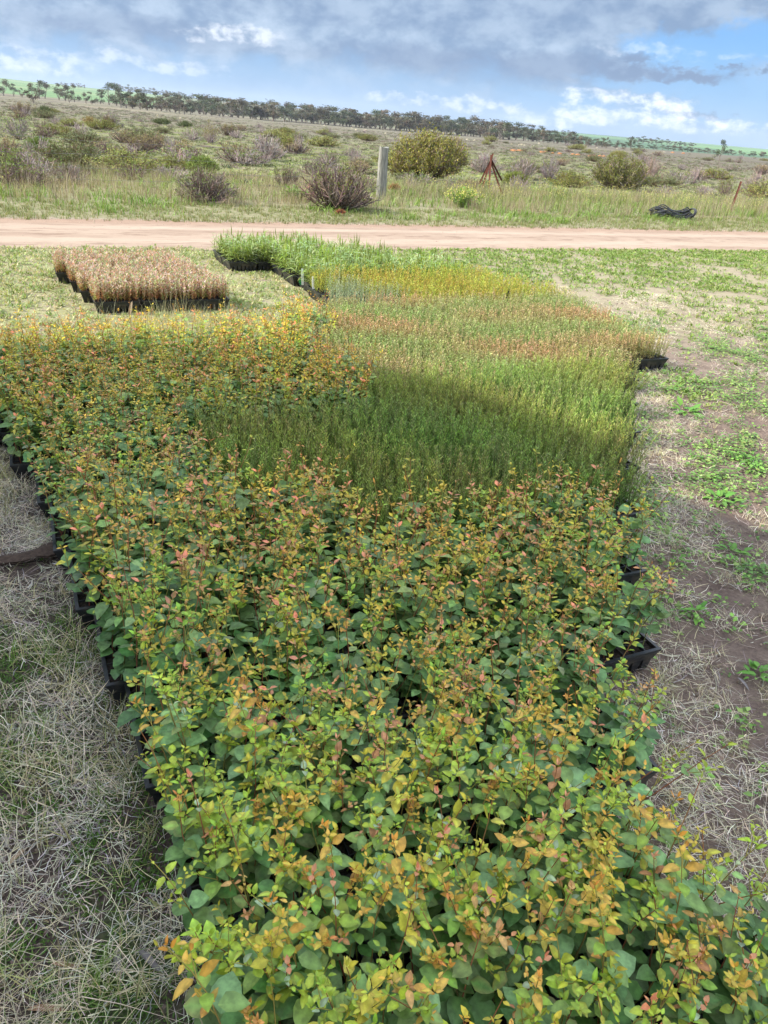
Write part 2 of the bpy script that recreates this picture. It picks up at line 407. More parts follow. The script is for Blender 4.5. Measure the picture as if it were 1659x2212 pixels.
def build_road():
    m = bpy.data.materials.new('road_dirt'); m.use_nodes = True; t = NT(m.node_tree)
    out = t.n('ShaderNodeOutputMaterial'); b = t.n('ShaderNodeBsdfPrincipled'); tc = t.n('ShaderNodeTexCoord')
    P = tc.outputs['Object']; X, Y, Z = t.sep(P)
    u = t.m('ADD', t.m('MULTIPLY', X, C26), t.m('MULTIPLY', Y, S26))
    v = t.m('ADD', t.m('MULTIPLY', X, -S26), t.m('MULTIPLY', Y, C26))
    Q = t.comb(t.m('MULTIPLY', u, .22), v)
    a = t.noise(Q, 2.2, 6, .65)[0]; c = t.noise(Q, 9, 6, .7)[0]; g = t.noise(P, 50, 4, .7)[0]
    col = t.mix(t.mr(a, .35, .65), (.285, .208, .155), (.36, .278, .212))
    col = t.mix(t.mr(c, .50, .62, 0, .9), col, (.21, .145, .105))
    # reddish loose edge on the far side, paler wheel tracks
    col = t.mix(t.mr(t.m('ADD', v, t.m('MULTIPLY', t.m('SUBTRACT', a, .5), .7)), 11.7, 12.1, 0, .7), col, (.29, .195, .14))
    tr = t.m('ADD', t.mr(t.m('ABSOLUTE', t.m('SUBTRACT', v, 10.45)), .35, .05), t.mr(t.m('ABSOLUTE', t.m('SUBTRACT', v, 11.5)), .3, .05))
    col = t.mix(t.m('MULTIPLY', tr, .5), col, (.42, .335, .26))
    col = t.mix(t.mr(g, .55, .7, 0, .35), col, (.24, .17, .125))
    t.put(b, 'Base Color', col); t.put(b, 'Roughness', .95); t.put(b, 'Specular IOR Level', .15)
    bp = t.n('ShaderNodeBump'); t.put(bp, 'Strength', .8); t.put(bp, 'Distance', .02); t.put(bp, 'Height', t.m('ADD', c, t.m('MULTIPLY', g, .3)))
    t.nt.links.new(bp.outputs[0], b.inputs['Normal']); t.nt.links.new(b.outputs[0], out.inputs[0])
    us = np.arange(-14, 26, .12); n = len(us); r = np.random.default_rng(3)
    def wob(amp):
        w = np.convolve(r.normal(size=n+40), np.ones(9)/9, 'same')[20:20+n]*amp + np.convolve(r.normal(size=n+40), np.ones(40)/40, 'same')[20:20+n]*amp*2
        return w
    near, far = 9.72+wob(.09), 12.28+wob(.1)
    rows = []
    for f in np.linspace(0, 1, 9):
        vv = near*(1-f)+far*f
        x, y = C26*us-S26*vv, S26*us+C26*vv
        zz = .004 + .018*math.exp(-((f-.5)/.16)**2)
        rows.append(np.stack([x, y, np.full(n, zz)], -1))
    V = np.concatenate(rows); i, j = np.meshgrid(np.arange(8), np.arange(n-1), indexing='ij')
    F = np.stack([i*n+j, i*n+j+1, (i+1)*n+j+1, (i+1)*n+j], -1).reshape(-1, 4)
    me = mesh_from('dirt_road', V, np.ones((len(V), 3)), F, np.zeros(len(F)), [m], True)
    tag(link('dirt_road', me), 'pale sandy dirt road crossing behind the seedling beds', 'road', kind='structure')
build_road()

# ------------------------------------------------------------------ barn (throws the shade over the foreground)
def box(pr, x0, x1, y0, y1, z0, z1, col=(1, 1, 1), mi=0):
    p = [(x, y, z) for x in (x0, x1) for y in (y0, y1) for z in (z0, z1)]
    for a in ((0, 1, 3, 2), (4, 6, 7, 5), (0, 4, 5, 1), (2, 3, 7, 6), (0, 2, 6, 4), (1, 5, 7, 3)):
        pr.quad(*[p[i] for i in a], col, mi)
def build_barn():
    # eave corner nearest the field, then ridge behind it
    ex, ey, eh = -5.0, 3.60, 4.0
    rise, half, length = .62, 9.0, 14.0
    root = bpy.data.objects.new('barn', None); COL.objects.link(root); root.location = (ex, ey, 0)
    root.rotation_euler.z = rad(8)
    tag(root, 'tall steel barn beside the seedling beds', 'barn')
    w = Proto(); rz_ = eh+rise*half
    # corrugated long wall (field side) and gable end wall (towards the beds)
    n = 130
    for k in range(n):
        x0, x1 = -length*k/n, -length*(k+1)/n; o = .03 if k % 2 else 0
        w.quad((x0, -.3-o, 0), (x1, -.3-(.03-o), 0), (x1, -.3-(.03-o), eh), (x0, -.3-o, eh), (1, 1, 1))
        w.quad((x0, -2*half+.3+o, 0), (x1, -2*half+.33-o, 0), (x1, -2*half+.33-o, eh), (x0, -2*half+.3+o, eh), (1, 1, 1))
    n = 100
    for X in (-.3, -length+.3):
        for k in range(n):
            y0, y1 = -.3-(2*half-.6)*k/n, -.3-(2*half-.6)*(k+1)/n; o = .03 if k % 2 else 0
            h0 = eh+rise*(half-abs(-y0-half))-.1; h1 = eh+rise*(half-abs(-y1-half))-.1
            w.quad((X+o, y0, 0), (X+.03-o, y1, 0), (X+.03-o, y1, h1), (X+o, y0, h0), (1, 1, 1))
    link('wall', proto_mesh('wall', w, [MAT['barn_steel']]), root)
    r = Proto()
    for s in (0, 1):
        for z in (0, .08):
            a = (0, 0, eh+z) if s == 0 else (0, -2*half, eh+z)
            b_ = (-length, a[1], eh+z)
            r.quad(a, b_, (-length, -half, rz_+z), (0, -half, rz_+z), (1, 1, 1))
    r.quad((0, 0, eh), (-length, 0, eh), (-length, 0, eh+.08), (0, 0, eh+.08), (1, 1, 1))
    r.quad((0, 0, eh), (0, -half, rz_), (0, -half, rz_+.08), (0, 0, eh+.08), (1, 1, 1))
    r.quad((0, -2*half, eh), (0, -half, rz_), (0, -half, rz_+.08), (0, -2*half, eh+.08), (1, 1, 1))
    link('roof', proto_mesh('roof', r, [MAT['barn_steel']]), root)
    dd = Proto(); box(dd, -.26, -.16, -half-2, -half+2, 0.02, 4.2)
    door = link('door', proto_mesh('door', dd, [MAT['barn_door']]), root)
    h = Proto(); box(h, -.16, -.10, -half+1.6, -half+1.66, 1.0, 1.3)
    link('handle', proto_mesh('handle', h, [MAT['rusty_steel']]), door)
build_barn()

# ------------------------------------------------------------------ seedling trays
TW, TD, TH = .35, .41, .10
def tray_meshes():
    p = Proto(); c = (1, 1, 1); w, d = TW-.006, TD-.006
    # lip
    for (x0, x1, y0, y1) in ((0, w, 0, .012), (0, w, d-.012, d), (0, .012, .012, d-.012), (w-.012, w, .012, d-.012)):
        box(p, x0, x1, y0, y1, TH-.008, TH, c)
    # skirt, sloping in
    a = [(.003, .003), (w-.003, .003), (w-.003, d-.003), (.003, d-.003)]
    bq = [(.012, .012), (w-.012, .012), (w-.012, d-.012), (.012, d-.012)]
    for i in range(4):
        j = (i+1) % 4
        p.quad((*a[i], TH-.008), (*a[j], TH-.008), (*bq[j], TH-.042), (*bq[i], TH-.042), c)
    # tapered cells below the skirt
    nx, ny = 7, 8; cx, cy = (w-.024)/nx, (d-.024)/ny
    for i in range(nx):
        for j in range(ny):
            if 0 < i < nx-1 and 0 < j < ny-1: continue
            x0, y0 = .012+i*cx, .012+j*cy
            t0 = [(x0+.003, y0+.003), (x0+cx-.003, y0+.003), (x0+cx-.003, y0+cy-.003), (x0+.003, y0+cy-.003)]
            b0 = [(x0+.010, y0+.010), (x0+cx-.010, y0+.010), (x0+cx-.010, y0+cy-.010), (x0+.010, y0+cy-.010)]
            for k in range(4):
                l = (k+1) % 4
                p.quad((*t0[k], TH-.04), (*t0[l], TH-.04), (*b0[l], .002), (*b0[k], .002), c)
    p.quad((.012, .012, TH-.043), (w-.012, .012, TH-.043), (w-.012, d-.012, TH-.043), (.012, d-.012, TH-.043), c)
    # dividers
    for i in range(1, nx): box(p, .012+i*cx-.002, .012+i*cx+.002, .012, d-.012, TH-.02, TH-.004, c)
    for j in range(1, ny): box(p, .012, w-.012, .012+j*cy-.0017, .012+j*cy+.0017, TH-.021, TH-.0045, c)
    body = proto_mesh('seedling_tray', p, [MAT['black_plastic']])
    s = Proto(); r = random.Random(5)
    n = 16
    zz = [[TH-.014+r.uniform(-.004, .004) for _ in range(n+1)] for _ in range(n+1)]
    for i in range(n):
        for j in range(n):
            X = lambda k: .0125+(w-.025)*k/n
            Yf = lambda k: .0125+(d-.025)*k/n
            s.quad((X(i), Yf(j), zz[i][j]), (X(i+1), Yf(j), zz[i+1][j]), (X(i+1), Yf(j+1), zz[i+1][j+1]), (X(i), Yf(j+1), zz[i][j+1]), c)
    return body, proto_mesh('potting_mix', s, [MAT['potting_mix']])
TRAY, MIX = tray_meshes()

V0 = .97
#      row: (left, right, species split list [(up to u, kind)...])
ROWS = {-2: (.13, 1.20), -1: (.12, 1.08), 0: (.12, 1.37), 1: (.08, 1.75), 2: (.03, 2.05), 3: (-.03, 2.40), 4: (-.08, 2.74), 5: (-.12, 3.09),
        6: (-.22, 3.44), 7: (-.95, 3.80), 8: (-.95, 4.45), 9: (-.7, 4.45), 10: (1.60, 4.55), 11: (2.10, 4.65), 12: (2.30, 4.70),
        13: (2.42, 4.55), 14: (2.42, 4.40), 15: (2.42, 4.30), 16: (2.42, 4.10), 17: (2.42, 3.80), 18: (1.95, 3.6), 19: (1.95, 3.2)}
def kind_at(k, u):
    if k <= 2: return 'gum'
    if k == 3: return 'gum' if u < 1.15 else 'needle'
    if k in (4, 5): return 'gum' if u < .75 else 'needle'
    if k <= 9: return 'gum' if u < 1.72 else ('needle' if k == 6 else 'russet')
    if k == 10: return 'gum' if u < 1.95 else 'russet'
    if k == 11: return 'russet'
    if k in (12, 13, 14): return 'grey' if (u < 3.0 and k == 12) or (u < 2.75 and k == 13) else 'amber'
    return 'strap'
TRAYS = []      # (u0, v0, kind, row, index from the right, n in row, z rotation jitter)
for k, (L, R) in ROWS.items():
    n = max(1, round((R-L)/TW))
    pw = min((R-L)/n, TW*1.05)
    for i in range(n):
        u1 = R-i*pw; uc = u1-pw/2
        TRAYS.append([u1-pw, V0+k*TD, kind_at(k, uc), k, i, n, pw])
for r_ in range(4):
    for c_ in range(3):
        TRAYS.append([.41+c_*.379-.078*r_ + (.02 if r_ == 2 else 0), 6.60+r_*TD, 'pink', 100+r_, 2-c_, 3, .378])
KNAME = {'gum': 'broad-leaved seedlings', 'needle': 'fine green seedlings', 'russet': 'russet seedlings', 'amber': 'yellow seedlings',
         'grey': 'grey-green seedlings', 'strap': 'long-leaved seedlings', 'pink': 'pinkish woolly seedlings'}
ORD = ['nearest', 'second', 'third', 'fourth', 'fifth', 'sixth', 'seventh', 'eighth', 'ninth', 'tenth', 'eleventh', 'twelfth', 'thirteenth', 'fourteenth', 'fifteenth', 'sixteenth', 'seventeenth', 'eighteenth', 'nineteenth', 'twentieth', 'twenty-first', 'twenty-second']
def build_trays():
    jr = random.Random(11)
    for T in TRAYS:
        u0, v0, kd, k, i, n, pw = T
        ju, jv, jr_ = jr.uniform(-.004, .004), jr.uniform(-.003, .003), jr.uniform(-.006, .006)
        x, y = UV(u0+ju, v0+jv)
        o = bpy.data.objects.new('seedling_tray', TRAY); COL.objects.link(o)
        o.location = (x, y, .002); o.rotation_euler.z = rad(26)+jr_; o.scale.x = pw/TW
        pm = bpy.data.objects.new('potting_mix', MIX); COL.objects.link(pm); pm.parent = o
        if kd == 'pink':
            lab = 'black tray of pinkish woolly seedlings, %s in the %s row from the camera' % (['right one', 'middle one', 'left one'][i], ORD[k-100])
            tag(o, lab, 'seedling tray', 'trays of the separate pinkish bed')
        elif i == 0:
            lab = 'black tray of %s, right end of the %s row from the camera' % (KNAME[kd], ORD[k+2])
            tag(o, lab, 'seedling tray', 'trays along the edges of the long bed')
        elif i == n-1 and k not in (7, 8, 9):
            lab = 'black tray of %s, left end of the %s row from the camera' % (KNAME[kd], ORD[k+2])
            tag(o, lab, 'seedling tray', 'trays along the edges of the long bed')
        else:
            tag(o, 'black tray inside the long bed, hidden beneath its %s' % KNAME[kd], 'seedling tray', 'trays hidden under the %s' % KNAME[kd])
build_trays()

# ------------------------------------------------------------------ broad-leaved gum seedlings
G_OLD = (.092, .205, .048); G_BLUE = (.215, .335, .130); G_MID = (.215, .345, .045); G_LIME = (.36, .45, .045)
G_YEL = (.60, .45, .05); G_ORG = (.58, .25, .06); G_RED = (.60, .14, .07); G_PNK = (.55, .29, .15); G_SILV = (.36, .42, .33)
STEM_R, STEM_G, STEM_Y = (.22, .075, .045), (.20, .24, .07), (.38, .33, .08)
def make_gum(r, near=True, tip='orange', tall=1.0, edge=False, warm=0.0):
    """returns stem, leaves, tips protos"""
    st, lf, tp = Proto(), Proto(), Proto()
    h = r.uniform(.21, .31)*tall
    lean = r.uniform(0, .28) if r.random() < .75 else r.uniform(.25, .6)
    la = r.uniform(0, 6.28); bend = r.uniform(-.25, .5)
    def pt(t):
        o = lean*h*t + bend*.25*h*t*t
        return np.array([math.cos(la)*o + .006*math.sin(7*t+la), math.sin(la)*o + .006*math.cos(6*t), h*t])
    n = 7
    sc0 = STEM_R if r.random() < .6 else STEM_G
    st.tube([pt(i/(n-1)) for i in range(n)], .0022, .0008, sc0, 3, 0, STEM_Y if r.random() < .5 else (.36, .14, .06))
    tc = {'red': (G_RED, G_PNK), 'orange': (G_ORG, G_YEL), 'yellow': (G_YEL, G_LIME), 'pink': (G_PNK, G_ORG), 'green': (G_LIME, G_MID)}[tip]
    young = lerp(tc[0], tc[1], r.random())
    nodes = r.randint(8, 11) if near else r.randint(7, 9)
    ph = r.uniform(0, 6.28)
    def put_leaf(p, a, el, L, W, col, pr, sg=None):
        d = np.array([math.cos(a)*math.cos(el), math.sin(a)*math.cos(el), math.sin(el)])
        up = np.array([-math.cos(a)*math.sin(el), -math.sin(a)*math.sin(el), math.cos(el)]) + np.array([r.uniform(-.35, .35), r.uniform(-.35, .35), 0])
        petiole = p + d*L*.14
        e = lerp(col, (.42, .16, .10), r.uniform(0, .35)) if r.random() < .3 else None
        if near: pr.leaf(petiole, d, up, L, W, col, 4, r.uniform(.05, .35), r.uniform(-.05, .45), edge=e)
        else: pr.leaf(petiole, d, up, L, W, col, 3, r.uniform(.1, .4), r.uniform(0, .3), rib=1.0)
    for k in range(nodes):
        t = .12+.86*(k/(nodes-1))**1.12
        p = pt(t); a0 = ph + k*1.57 + r.uniform(-.4, .4)
        if t < .6 and r.random() < (.1 if edge else .3): continue
        if t < .58:   L = r.uniform(.036, .058); W = L*r.uniform(.66, .9); c = lerp(G_OLD, G_BLUE, r.random()**.9)
        elif t < .78-warm: L = r.uniform(.022, .045); W = L*r.uniform(.55, .8); c = lerp(G_MID, G_BLUE, r.random()*.8) if r.random() < .7 else lerp(G_MID, G_LIME, r.random())
        elif t < .9-warm:  L = r.uniform(.014, .032); W = L*r.uniform(.45, .75); c = lerp(G_LIME, young, r.random()**.7) if r.random() < .70 else (lerp(G_MID, G_SILV, r.random()*.8))
        else:         L = r.uniform(.011, .023); W = L*r.uniform(.38, .6); c = jit(young, .25, r)
        c = jit(c, .18, r)
        pr = tp if t >= .8-warm else lf
        for s in (0, 1):
            if r.random() < .12: continue
            el = r.uniform(-.25, .55) if t < .8 else r.uniform(.1, 1.1)
            put_leaf(p, a0+s*math.pi+r.uniform(-.3, .3), el, L*r.uniform(.85, 1.1), W, jit(c, .1, r), pr)
    # short side shoots near the top
    for _ in range(r.randint(1, 3) if near else r.randint(0, 2)):
        t = r.uniform(.5, .88); p = pt(t); a = r.uniform(0, 6.28); L = r.uniform(.03, .07)
        q = p + np.array([math.cos(a)*L*.6, math.sin(a)*L*.6, L])
        st.tube([p, (p+q)/2+np.array([math.cos(a), math.sin(a), 0])*.004, q], .0012, .0006, STEM_Y, 3)
        for m_ in range(3):
            f = .45+.27*m_
            pp = p*(1-f)+q*f; l = r.uniform(.013, .024)*(1.15-f*.5)
            for s in (0, 1):
                put_leaf(pp, a+1.57+s*math.pi+m_*1.4+r.uniform(-.4, .4), r.uniform(0, .9), l, l*r.uniform(.42, .65), jit(lerp(young, G_LIME, r.random()*.55), .2, r), tp)
    for _ in range(2 if near else 1):
        put_leaf(pt(1), r.uniform(0, 6.28), r.uniform(.8, 1.4), .013, .005, jit(young, .2, r), tp)
    return st, lf, tp
TIPS = ['orange', 'yellow', 'yellow', 'red', 'pink', 'yellow', 'orange', 'green', 'orange', 'yellow']
TIPN = ['orange', 'green', 'yellow', 'red', 'yellow', 'green', 'orange', 'yellow', 'pink', 'green']
TIPW = {'orange': 'orange', 'yellow': 'yellow', 'red': 'red', 'pink': 'pink', 'green': 'lime-green'}
def build_gums():
    r = random.Random(21)
    near = []
    for i in range(20):
        tip = TIPN[i % 10]; edge = i >= 14
        S, L, T = make_gum(r, True, tip, 1.0 if i % 5 else 1.3, edge, 0)
        near.append((proto_mesh('gum_seedling', S, [MAT['twig']], True), proto_mesh('leaves', L, [MAT['broad_leaf']], True), proto_mesh('young_leaves', T, [MAT['broad_leaf']], True), tip, 'tall' if i % 5 == 0 else 'short'))
    far = []
    for i in range(18):
        S, L, T = make_gum(r, False, TIPS[i % 10], 1.0 if i % 6 else 1.25, False, .10)
        p = Proto()
        for q, mi in ((S, 1), (L, 0), (T, 0)):
            o = len(p.v); p.v += q.v; p.c += q.c; p.f += [tuple(x+o for x in f) for f in q.f]; p.mi += [mi]*len(q.f)
        far.append(p.arr())
    pts = []
    for (u0, v0, kd, k, i, n, pw) in TRAYS:
        if kd != 'gum': continue
        for a in range(7):
            for b_ in range(8):
                u, v = u0+.018+(a+.5)*(pw-.036)/7+r.uniform(-.006, .006), v0+.018+(b_+.5)*.0467+r.uniform(-.006, .006)
                if r.random() < .05: continue
                x, y = UV(u, v)
                pts.append((x, y, k, i, n, u, v))
    def score(p):
        q = np.array([p[0], p[1], TH+.15-CAM_H]); z = q@_F; X = q@_R/z*FPX; Y = -q@_U/z*FPX
        return math.hypot(*q) + (0 if abs(X) < 400 and Y < 540 else 3)
    pts.sort(key=score)
    ind, rest = pts[:300], pts[300:]
    Lrow = {k: v for k, v in ROWS.items()}
    for (x, y, k, i, n, u, v) in ind:
        le = u < Lrow[k][0]+.11; re = u > Lrow[k][1]-.11
        j = r.choice(range(14, 20)) if (le or re) and r.random() < .7 else r.randrange(14)
        S, L, T, tip, size = near[j]
        s = r.uniform(.88, 1.14)
        o = bpy.data.objects.new('gum_seedling', S); COL.objects.link(o)
        o.location = (x, y, TH-.012); o.rotation_mode = 'ZYX'; o.rotation_euler = (r.uniform(-.07, .07), r.uniform(-.07, .07), r.uniform(0, 6.28)); o.scale = (s, s, s*r.uniform(.9, 1.1))
        if le: o.rotation_euler.y = -r.uniform(.05, .28)
        if re and v < 1.0: o.rotation_euler.x += r.uniform(-.1, .1); o.rotation_euler.y += r.uniform(.05, .35); o.rotation_euler.z = r.uniform(-.5, .5)
        for nm, me in (('leaves', L), ('young_leaves', T)):
            c = bpy.data.objects.new(nm, me); COL.objects.link(c); c.parent = o
        where = 'along the left tray edge by the dry grass' if le else 'on the right rim of the bed' if re else \
            ('at the very front of the bed' if v < .8 else 'in the second row of trays' if v < 1.2 else 'in the middle of the front bed')
        f = (u-Lrow[k][0])/(Lrow[k][1]-Lrow[k][0])
        where = 'on the left rim' if le else 'on the right rim' if re else 'left of centre' if f < .4 else 'in the centre' if f < .62 else 'right of centre'
        tag(o, '%s gum seedling with %s tips, %s tray row from the camera, %s' % (size, TIPW[tip], ORD[k+2], where), 'gum seedling', 'broad-leaved gum seedlings in the nearest trays')
    P = np.array([(p[0], p[1], TH-.012) for p in rest]); n = len(P)
    wh = rng.integers(0, 18, n); vv = np.array([p[6] for p in rest]); uu = np.array([p[5] for p in rest])
    # more of the warm-tipped kinds further back
    warm = (vv > 3.3) & (rng.random(n) < .5)
    warm_ix = np.array([i for i in range(18) if TIPS[i % 10] in ('orange', 'yellow', 'red')])
    wh = np.where(warm, warm_ix[rng.integers(0, len(warm_ix), n)], wh)
    sc = rng.uniform(.88, 1.16, n); tint = 1+rng.uniform(-.12, .12, (n, 1))*np.ones((1, 3)); tint = tint*(1+rng.uniform(-.06, .06, (n, 3)))
    # clumps with a cast of their own
    mid = (vv > 1.6) & (vv < 2.75); sc[mid] *= 1.12
    hue = np.sin(uu*2.3+vv*1.1)*np.cos(vv*1.9-uu)
    sc[vv > 3.4] *= 1.06
    tint[:, 0] *= 1.0+.09*hue; tint[:, 2] *= 1-.08*hue
    tint[vv > 3.3] *= np.array([1.10, 1.03, .85])
    stuff('gum_seedlings', far, wh, P, rng.uniform(0, 6.28, n), sc, [MAT['broad_leaf'], MAT['twig']],
          'broad-leaved gum seedlings with orange tips filling the trays further back', 'gum seedlings', tilt=rng.uniform(0, .22, n), tint=tint, smooth=True)
build_gums()

# ------------------------------------------------------------------ fine-leaved seedlings
def make_needle(r, h=.22, n=26, L=.022, W=.0026, col=(.12, .19, .06), tipc=(.3, .3, .12), el=(.5, 1.2), stemc=(.16, .15, .06), sway=.25, stems=1):
    p = Proto()
    for s in range(stems):
        hh = h*r.uniform(.8, 1.15); la = r.uniform(0, 6.28); lean = r.uniform(0, sway)
        bx, by = (r.uniform(-.006, .006), r.uniform(-.006, .006)) if stems > 1 else (0, 0)
        def pt(t): return np.array([bx+math.cos(la)*lean*hh*t**1.6, by+math.sin(la)*lean*hh*t**1.6, hh*t])
        p.tube([pt(0), pt(.35), pt(.7), pt(1)], .0016, .0006, stemc, 3)
        for i in range(n):
            t = .12+.9*i/n; t = min(t, 1)
            a = i*2.4+r.uniform(-.5, .5); e = r.uniform(*el)
            d = np.array([math.cos(a)*math.cos(e), math.sin(a)*math.cos(e), math.sin(e)])
            sd_ = np.cross(d, [r.uniform(-1, 1), r.uniform(-1, 1), .5]); sd_ /= np.linalg.norm(sd_)
            c = lerp(col, tipc, max(0, t-.35)/.65*r.uniform(.4, 1.2)) if t > .35 else col
            p.kite(pt(t), d, sd_, L*r.uniform(.7, 1.3)*(1.1-.4*t), W, tuple(np.clip(jit(c, .22, r), 0, 1)))
    return p
def species_scatter(kd, protos, nx, ny, r, jitter=.028, miss=.04):
    pts = []
    for (u0, v0, kk, k, i, n, pw) in TRAYS:
        if kk != kd: continue
        for a in range(nx):
            for b_ in range(ny):
                if r.random() < miss: continue
                u = u0+.006+(a+.5)*(pw-.014)/nx+r.uniform(-jitter, jitter)*.7; v = v0+.006+(b_+.5)*(TD-.014)/ny+r.uniform(-jitter, jitter)*.7
                pts.append((u, v, k))
    return pts
def plant_bed(kd, protos, nx, ny, seed, n_ind, name, cat, labels, group, bulk_name, bulk_label, mat, smin=.85, smax=1.15, tintf=None, tilt=.12, order=None):
    r = random.Random(seed); pts = species_scatter(kd, protos, nx, ny, r)
    pts.sort(key=order or (lambda p: math.hypot(*UV(p[0], p[1]))))
    ind, rest = pts[:n_ind], pts[n_ind:]
    meshes = [proto_mesh(name, p, [mat]) for p in protos]
    for (u, v, k) in ind:
        j = r.randrange(len(protos)); x, y = UV(u, v)
        o = bpy.data.objects.new(name, meshes[j]); COL.objects.link(o); o.location = (x, y, TH-.012)
        s = r.uniform(smin, smax); o.scale = (s, s, s); o.rotation_euler = (r.uniform(-tilt, tilt), r.uniform(-tilt, tilt), r.uniform(0, 6.28))
        tag(o, labels(u, v, j), cat, group)
    if rest:
        A = np.array(rest); n = len(A)
        P = np.stack([C26*A[:, 0]-S26*A[:, 1], S26*A[:, 0]+C26*A[:, 1], np.full(n, TH-.012)], -1)
        tint = (1+rng.uniform(-.15, .15, (n, 1)))*np.ones((1, 3))
        if tintf is not None: tint = tint*tintf(A[:, 0], A[:, 1])
        stuff(bulk_name, [p.arr() for p in protos], rng.integers(0, len(protos), n), P, rng.uniform(0, 6.28, n), rng.uniform(smin, smax, n), [mat], bulk_label, cat+'s', tilt=rng.uniform(0, tilt*1.5, n), tint=tint)
def build_fine():
    r = random.Random(31)
    needle = [make_needle(r, .24, 46, .021, .0036, jit((.135, .235, .065), .15, r), jit((.42, .50, .14), .1, r) if i % 4 else (.46, .42, .20), sway=.45, el=(.7, 1.3)) for i in range(12)]
    plant_bed('needle', needle, 14, 16, 32, 300, 'fine_seedling', 'fine seedling',
              lambda u, v, j: 'thin feathery green seedling %s of the dark shaded bed' % ('at the left end' if u < 1.0 else 'left of centre' if u < 1.4 else 'in the centre' if u < 1.8 else 'right of centre' if u < 2.2 else 'at the right-hand end'),
              'feathery seedlings nearest the gum seedlings', 'fine_seedlings', 'mass of thin feathery green seedlings crossing from shade into sun', MAT['needle_leaf'], .8, 1.2, tilt=.16,
              tintf=lambda u, v: np.stack([1+.12*np.sin(u*5+v*3), np.ones_like(u)+.06*np.sin(v*7), np.ones_like(u)], -1))
    russ = [make_needle(r, .19, 28, .018, .0050, jit((.32, .35, .14), .15, r), jit((.64, .44, .29), .15, r) if i % 3 else jit((.62, .60, .27), .1, r), sway=.25, el=(.3, 1.1)) for i in range(10)]
    def rt(u, v):
        a = np.sin(u*2.1+1.0+v*1.3)*np.cos(v*2.6+u*.8) + .5*np.sin(u*6+v*5)
        b = np.sin(v*7.66+.5*np.sin(u*3))
        w = np.clip(.5+.5*a+.35*b, 0, 1)
        return np.stack([.80+.34*w, 1.08-.16*w, .90+.1*w], -1)
    plant_bed('russet', russ, 13, 15, 33, 300, 'russet_seedling', 'russet seedling',
              lambda u, v, j: 'short fine-leaved seedling with russet tip %s' % ('beside the broad-leaved seedlings' if u < 2.3 else 'along the near side of the brownish bed'),
              'russet-tipped seedlings on the near side of their bed', 'russet_seedlings', 'mass of short fine seedlings, mottled green and russet', MAT['needle_leaf'], .85, 1.15, rt)
    amb = [make_needle(r, .18, 22, .024, .0062, jit((.36, .40, .08), .15, r), jit((.60, .42, .10), .15, r) if i % 2 else jit((.52, .52, .09), .15, r), sway=.25) for i in range(8)]
    def at_(u, v):
        w = np.clip((6.1-v)/.5, 0, 1)+.3*np.sin(u*4+v*3); w = np.clip(w, 0, 1)
        return np.stack([1+.12*w, 1-.22*w, np.ones_like(u)], -1)
    plant_bed('amber', amb, 9, 11, 34, 280, 'amber_seedling', 'yellow seedling',
              lambda u, v, j: 'bright %s seedling in the %s of the yellow bed' % ('yellow-orange' if j % 2 == 0 else 'yellow-green', 'left part' if u < 3.3 else 'middle' if u < 4 else 'right-hand end'),
              'yellow seedlings nearest the russet bed', 'amber_seedlings', 'mass of bright yellow-green and orange seedlings behind the russet ones', MAT['needle_leaf'], .85, 1.2, at_)
    gry = [make_needle(r, .22, 20, .020, .0040, jit((.32, .42, .27), .1, r), jit((.50, .56, .38), .1, r), sway=.1, stemc=(.32, .35, .2)) for i in range(6)]
    plant_bed('grey', gry, 8, 9, 35, 300, 'grey_seedling', 'grey seedling',
              lambda u, v, j: 'upright grey-green seedling behind the white plant tags' if v > 6 else 'upright grey-green seedling beside the left rim',
              'grey-green seedlings by the white tags', 'grey_seedlings', 'further grey-green seedlings', MAT['needle_leaf'], .8, 1.15)
    # long strap leaves
    strap = []
    for i in range(10):
        p = Proto(); h = r.uniform(.12, .20)
        p.tube([(0, 0, 0), (.004, .003, h*.5), (.008, -.004, h)], .002, .001, (.18, .22, .06), 3)
        base = jit((.20, .27, .045), .15, r) if i % 3 else jit((.30, .37, .16), .1, r)
        for k in range(14):
            z = h*(.15+.85*k/13); a = k*2.4; e = r.uniform(.15, 1.0); L = r.uniform(.07, .12)*(1.1-.3*k/13)
            d = np.array([math.cos(a)*math.cos(e), math.sin(a)*math.cos(e), math.sin(e)])
            p.leaf((.005*k/13, 0, z), d, np.array([0, 0, 1.]) if e < .9 else np.array([math.cos(a), math.sin(a), .3]), L, .0095, jit(base, .25, r), 3, .2, r.uniform(.2, .6), rib=1.15)
        strap.append(p)
    plant_bed('strap', strap, 6, 7, 36, 300, 'long_leaved_seedling', 'long-leaved seedling',
              lambda u, v, j: 'tall seedling with long drooping green leaves, %s' % ('in the tray that juts out at the left' if u < 2.42 else 'above the left tray rim' if u < 2.8 else 'in the near rows of its bed' if v < 7.6 else 'in the back rows by the road'),
              'tall long-leaved seedlings by the road', 'long_leaved_seedlings', 'tall seedlings with long drooping green leaves by the dirt road', MAT['weed_leaf'], .8, 1.3, tilt=.15,
              order=lambda p: (0 if p[0] < 2.75 else 1, math.hypot(*UV(p[0], p[1]))))
    # pinkish woolly ones
    pink = []
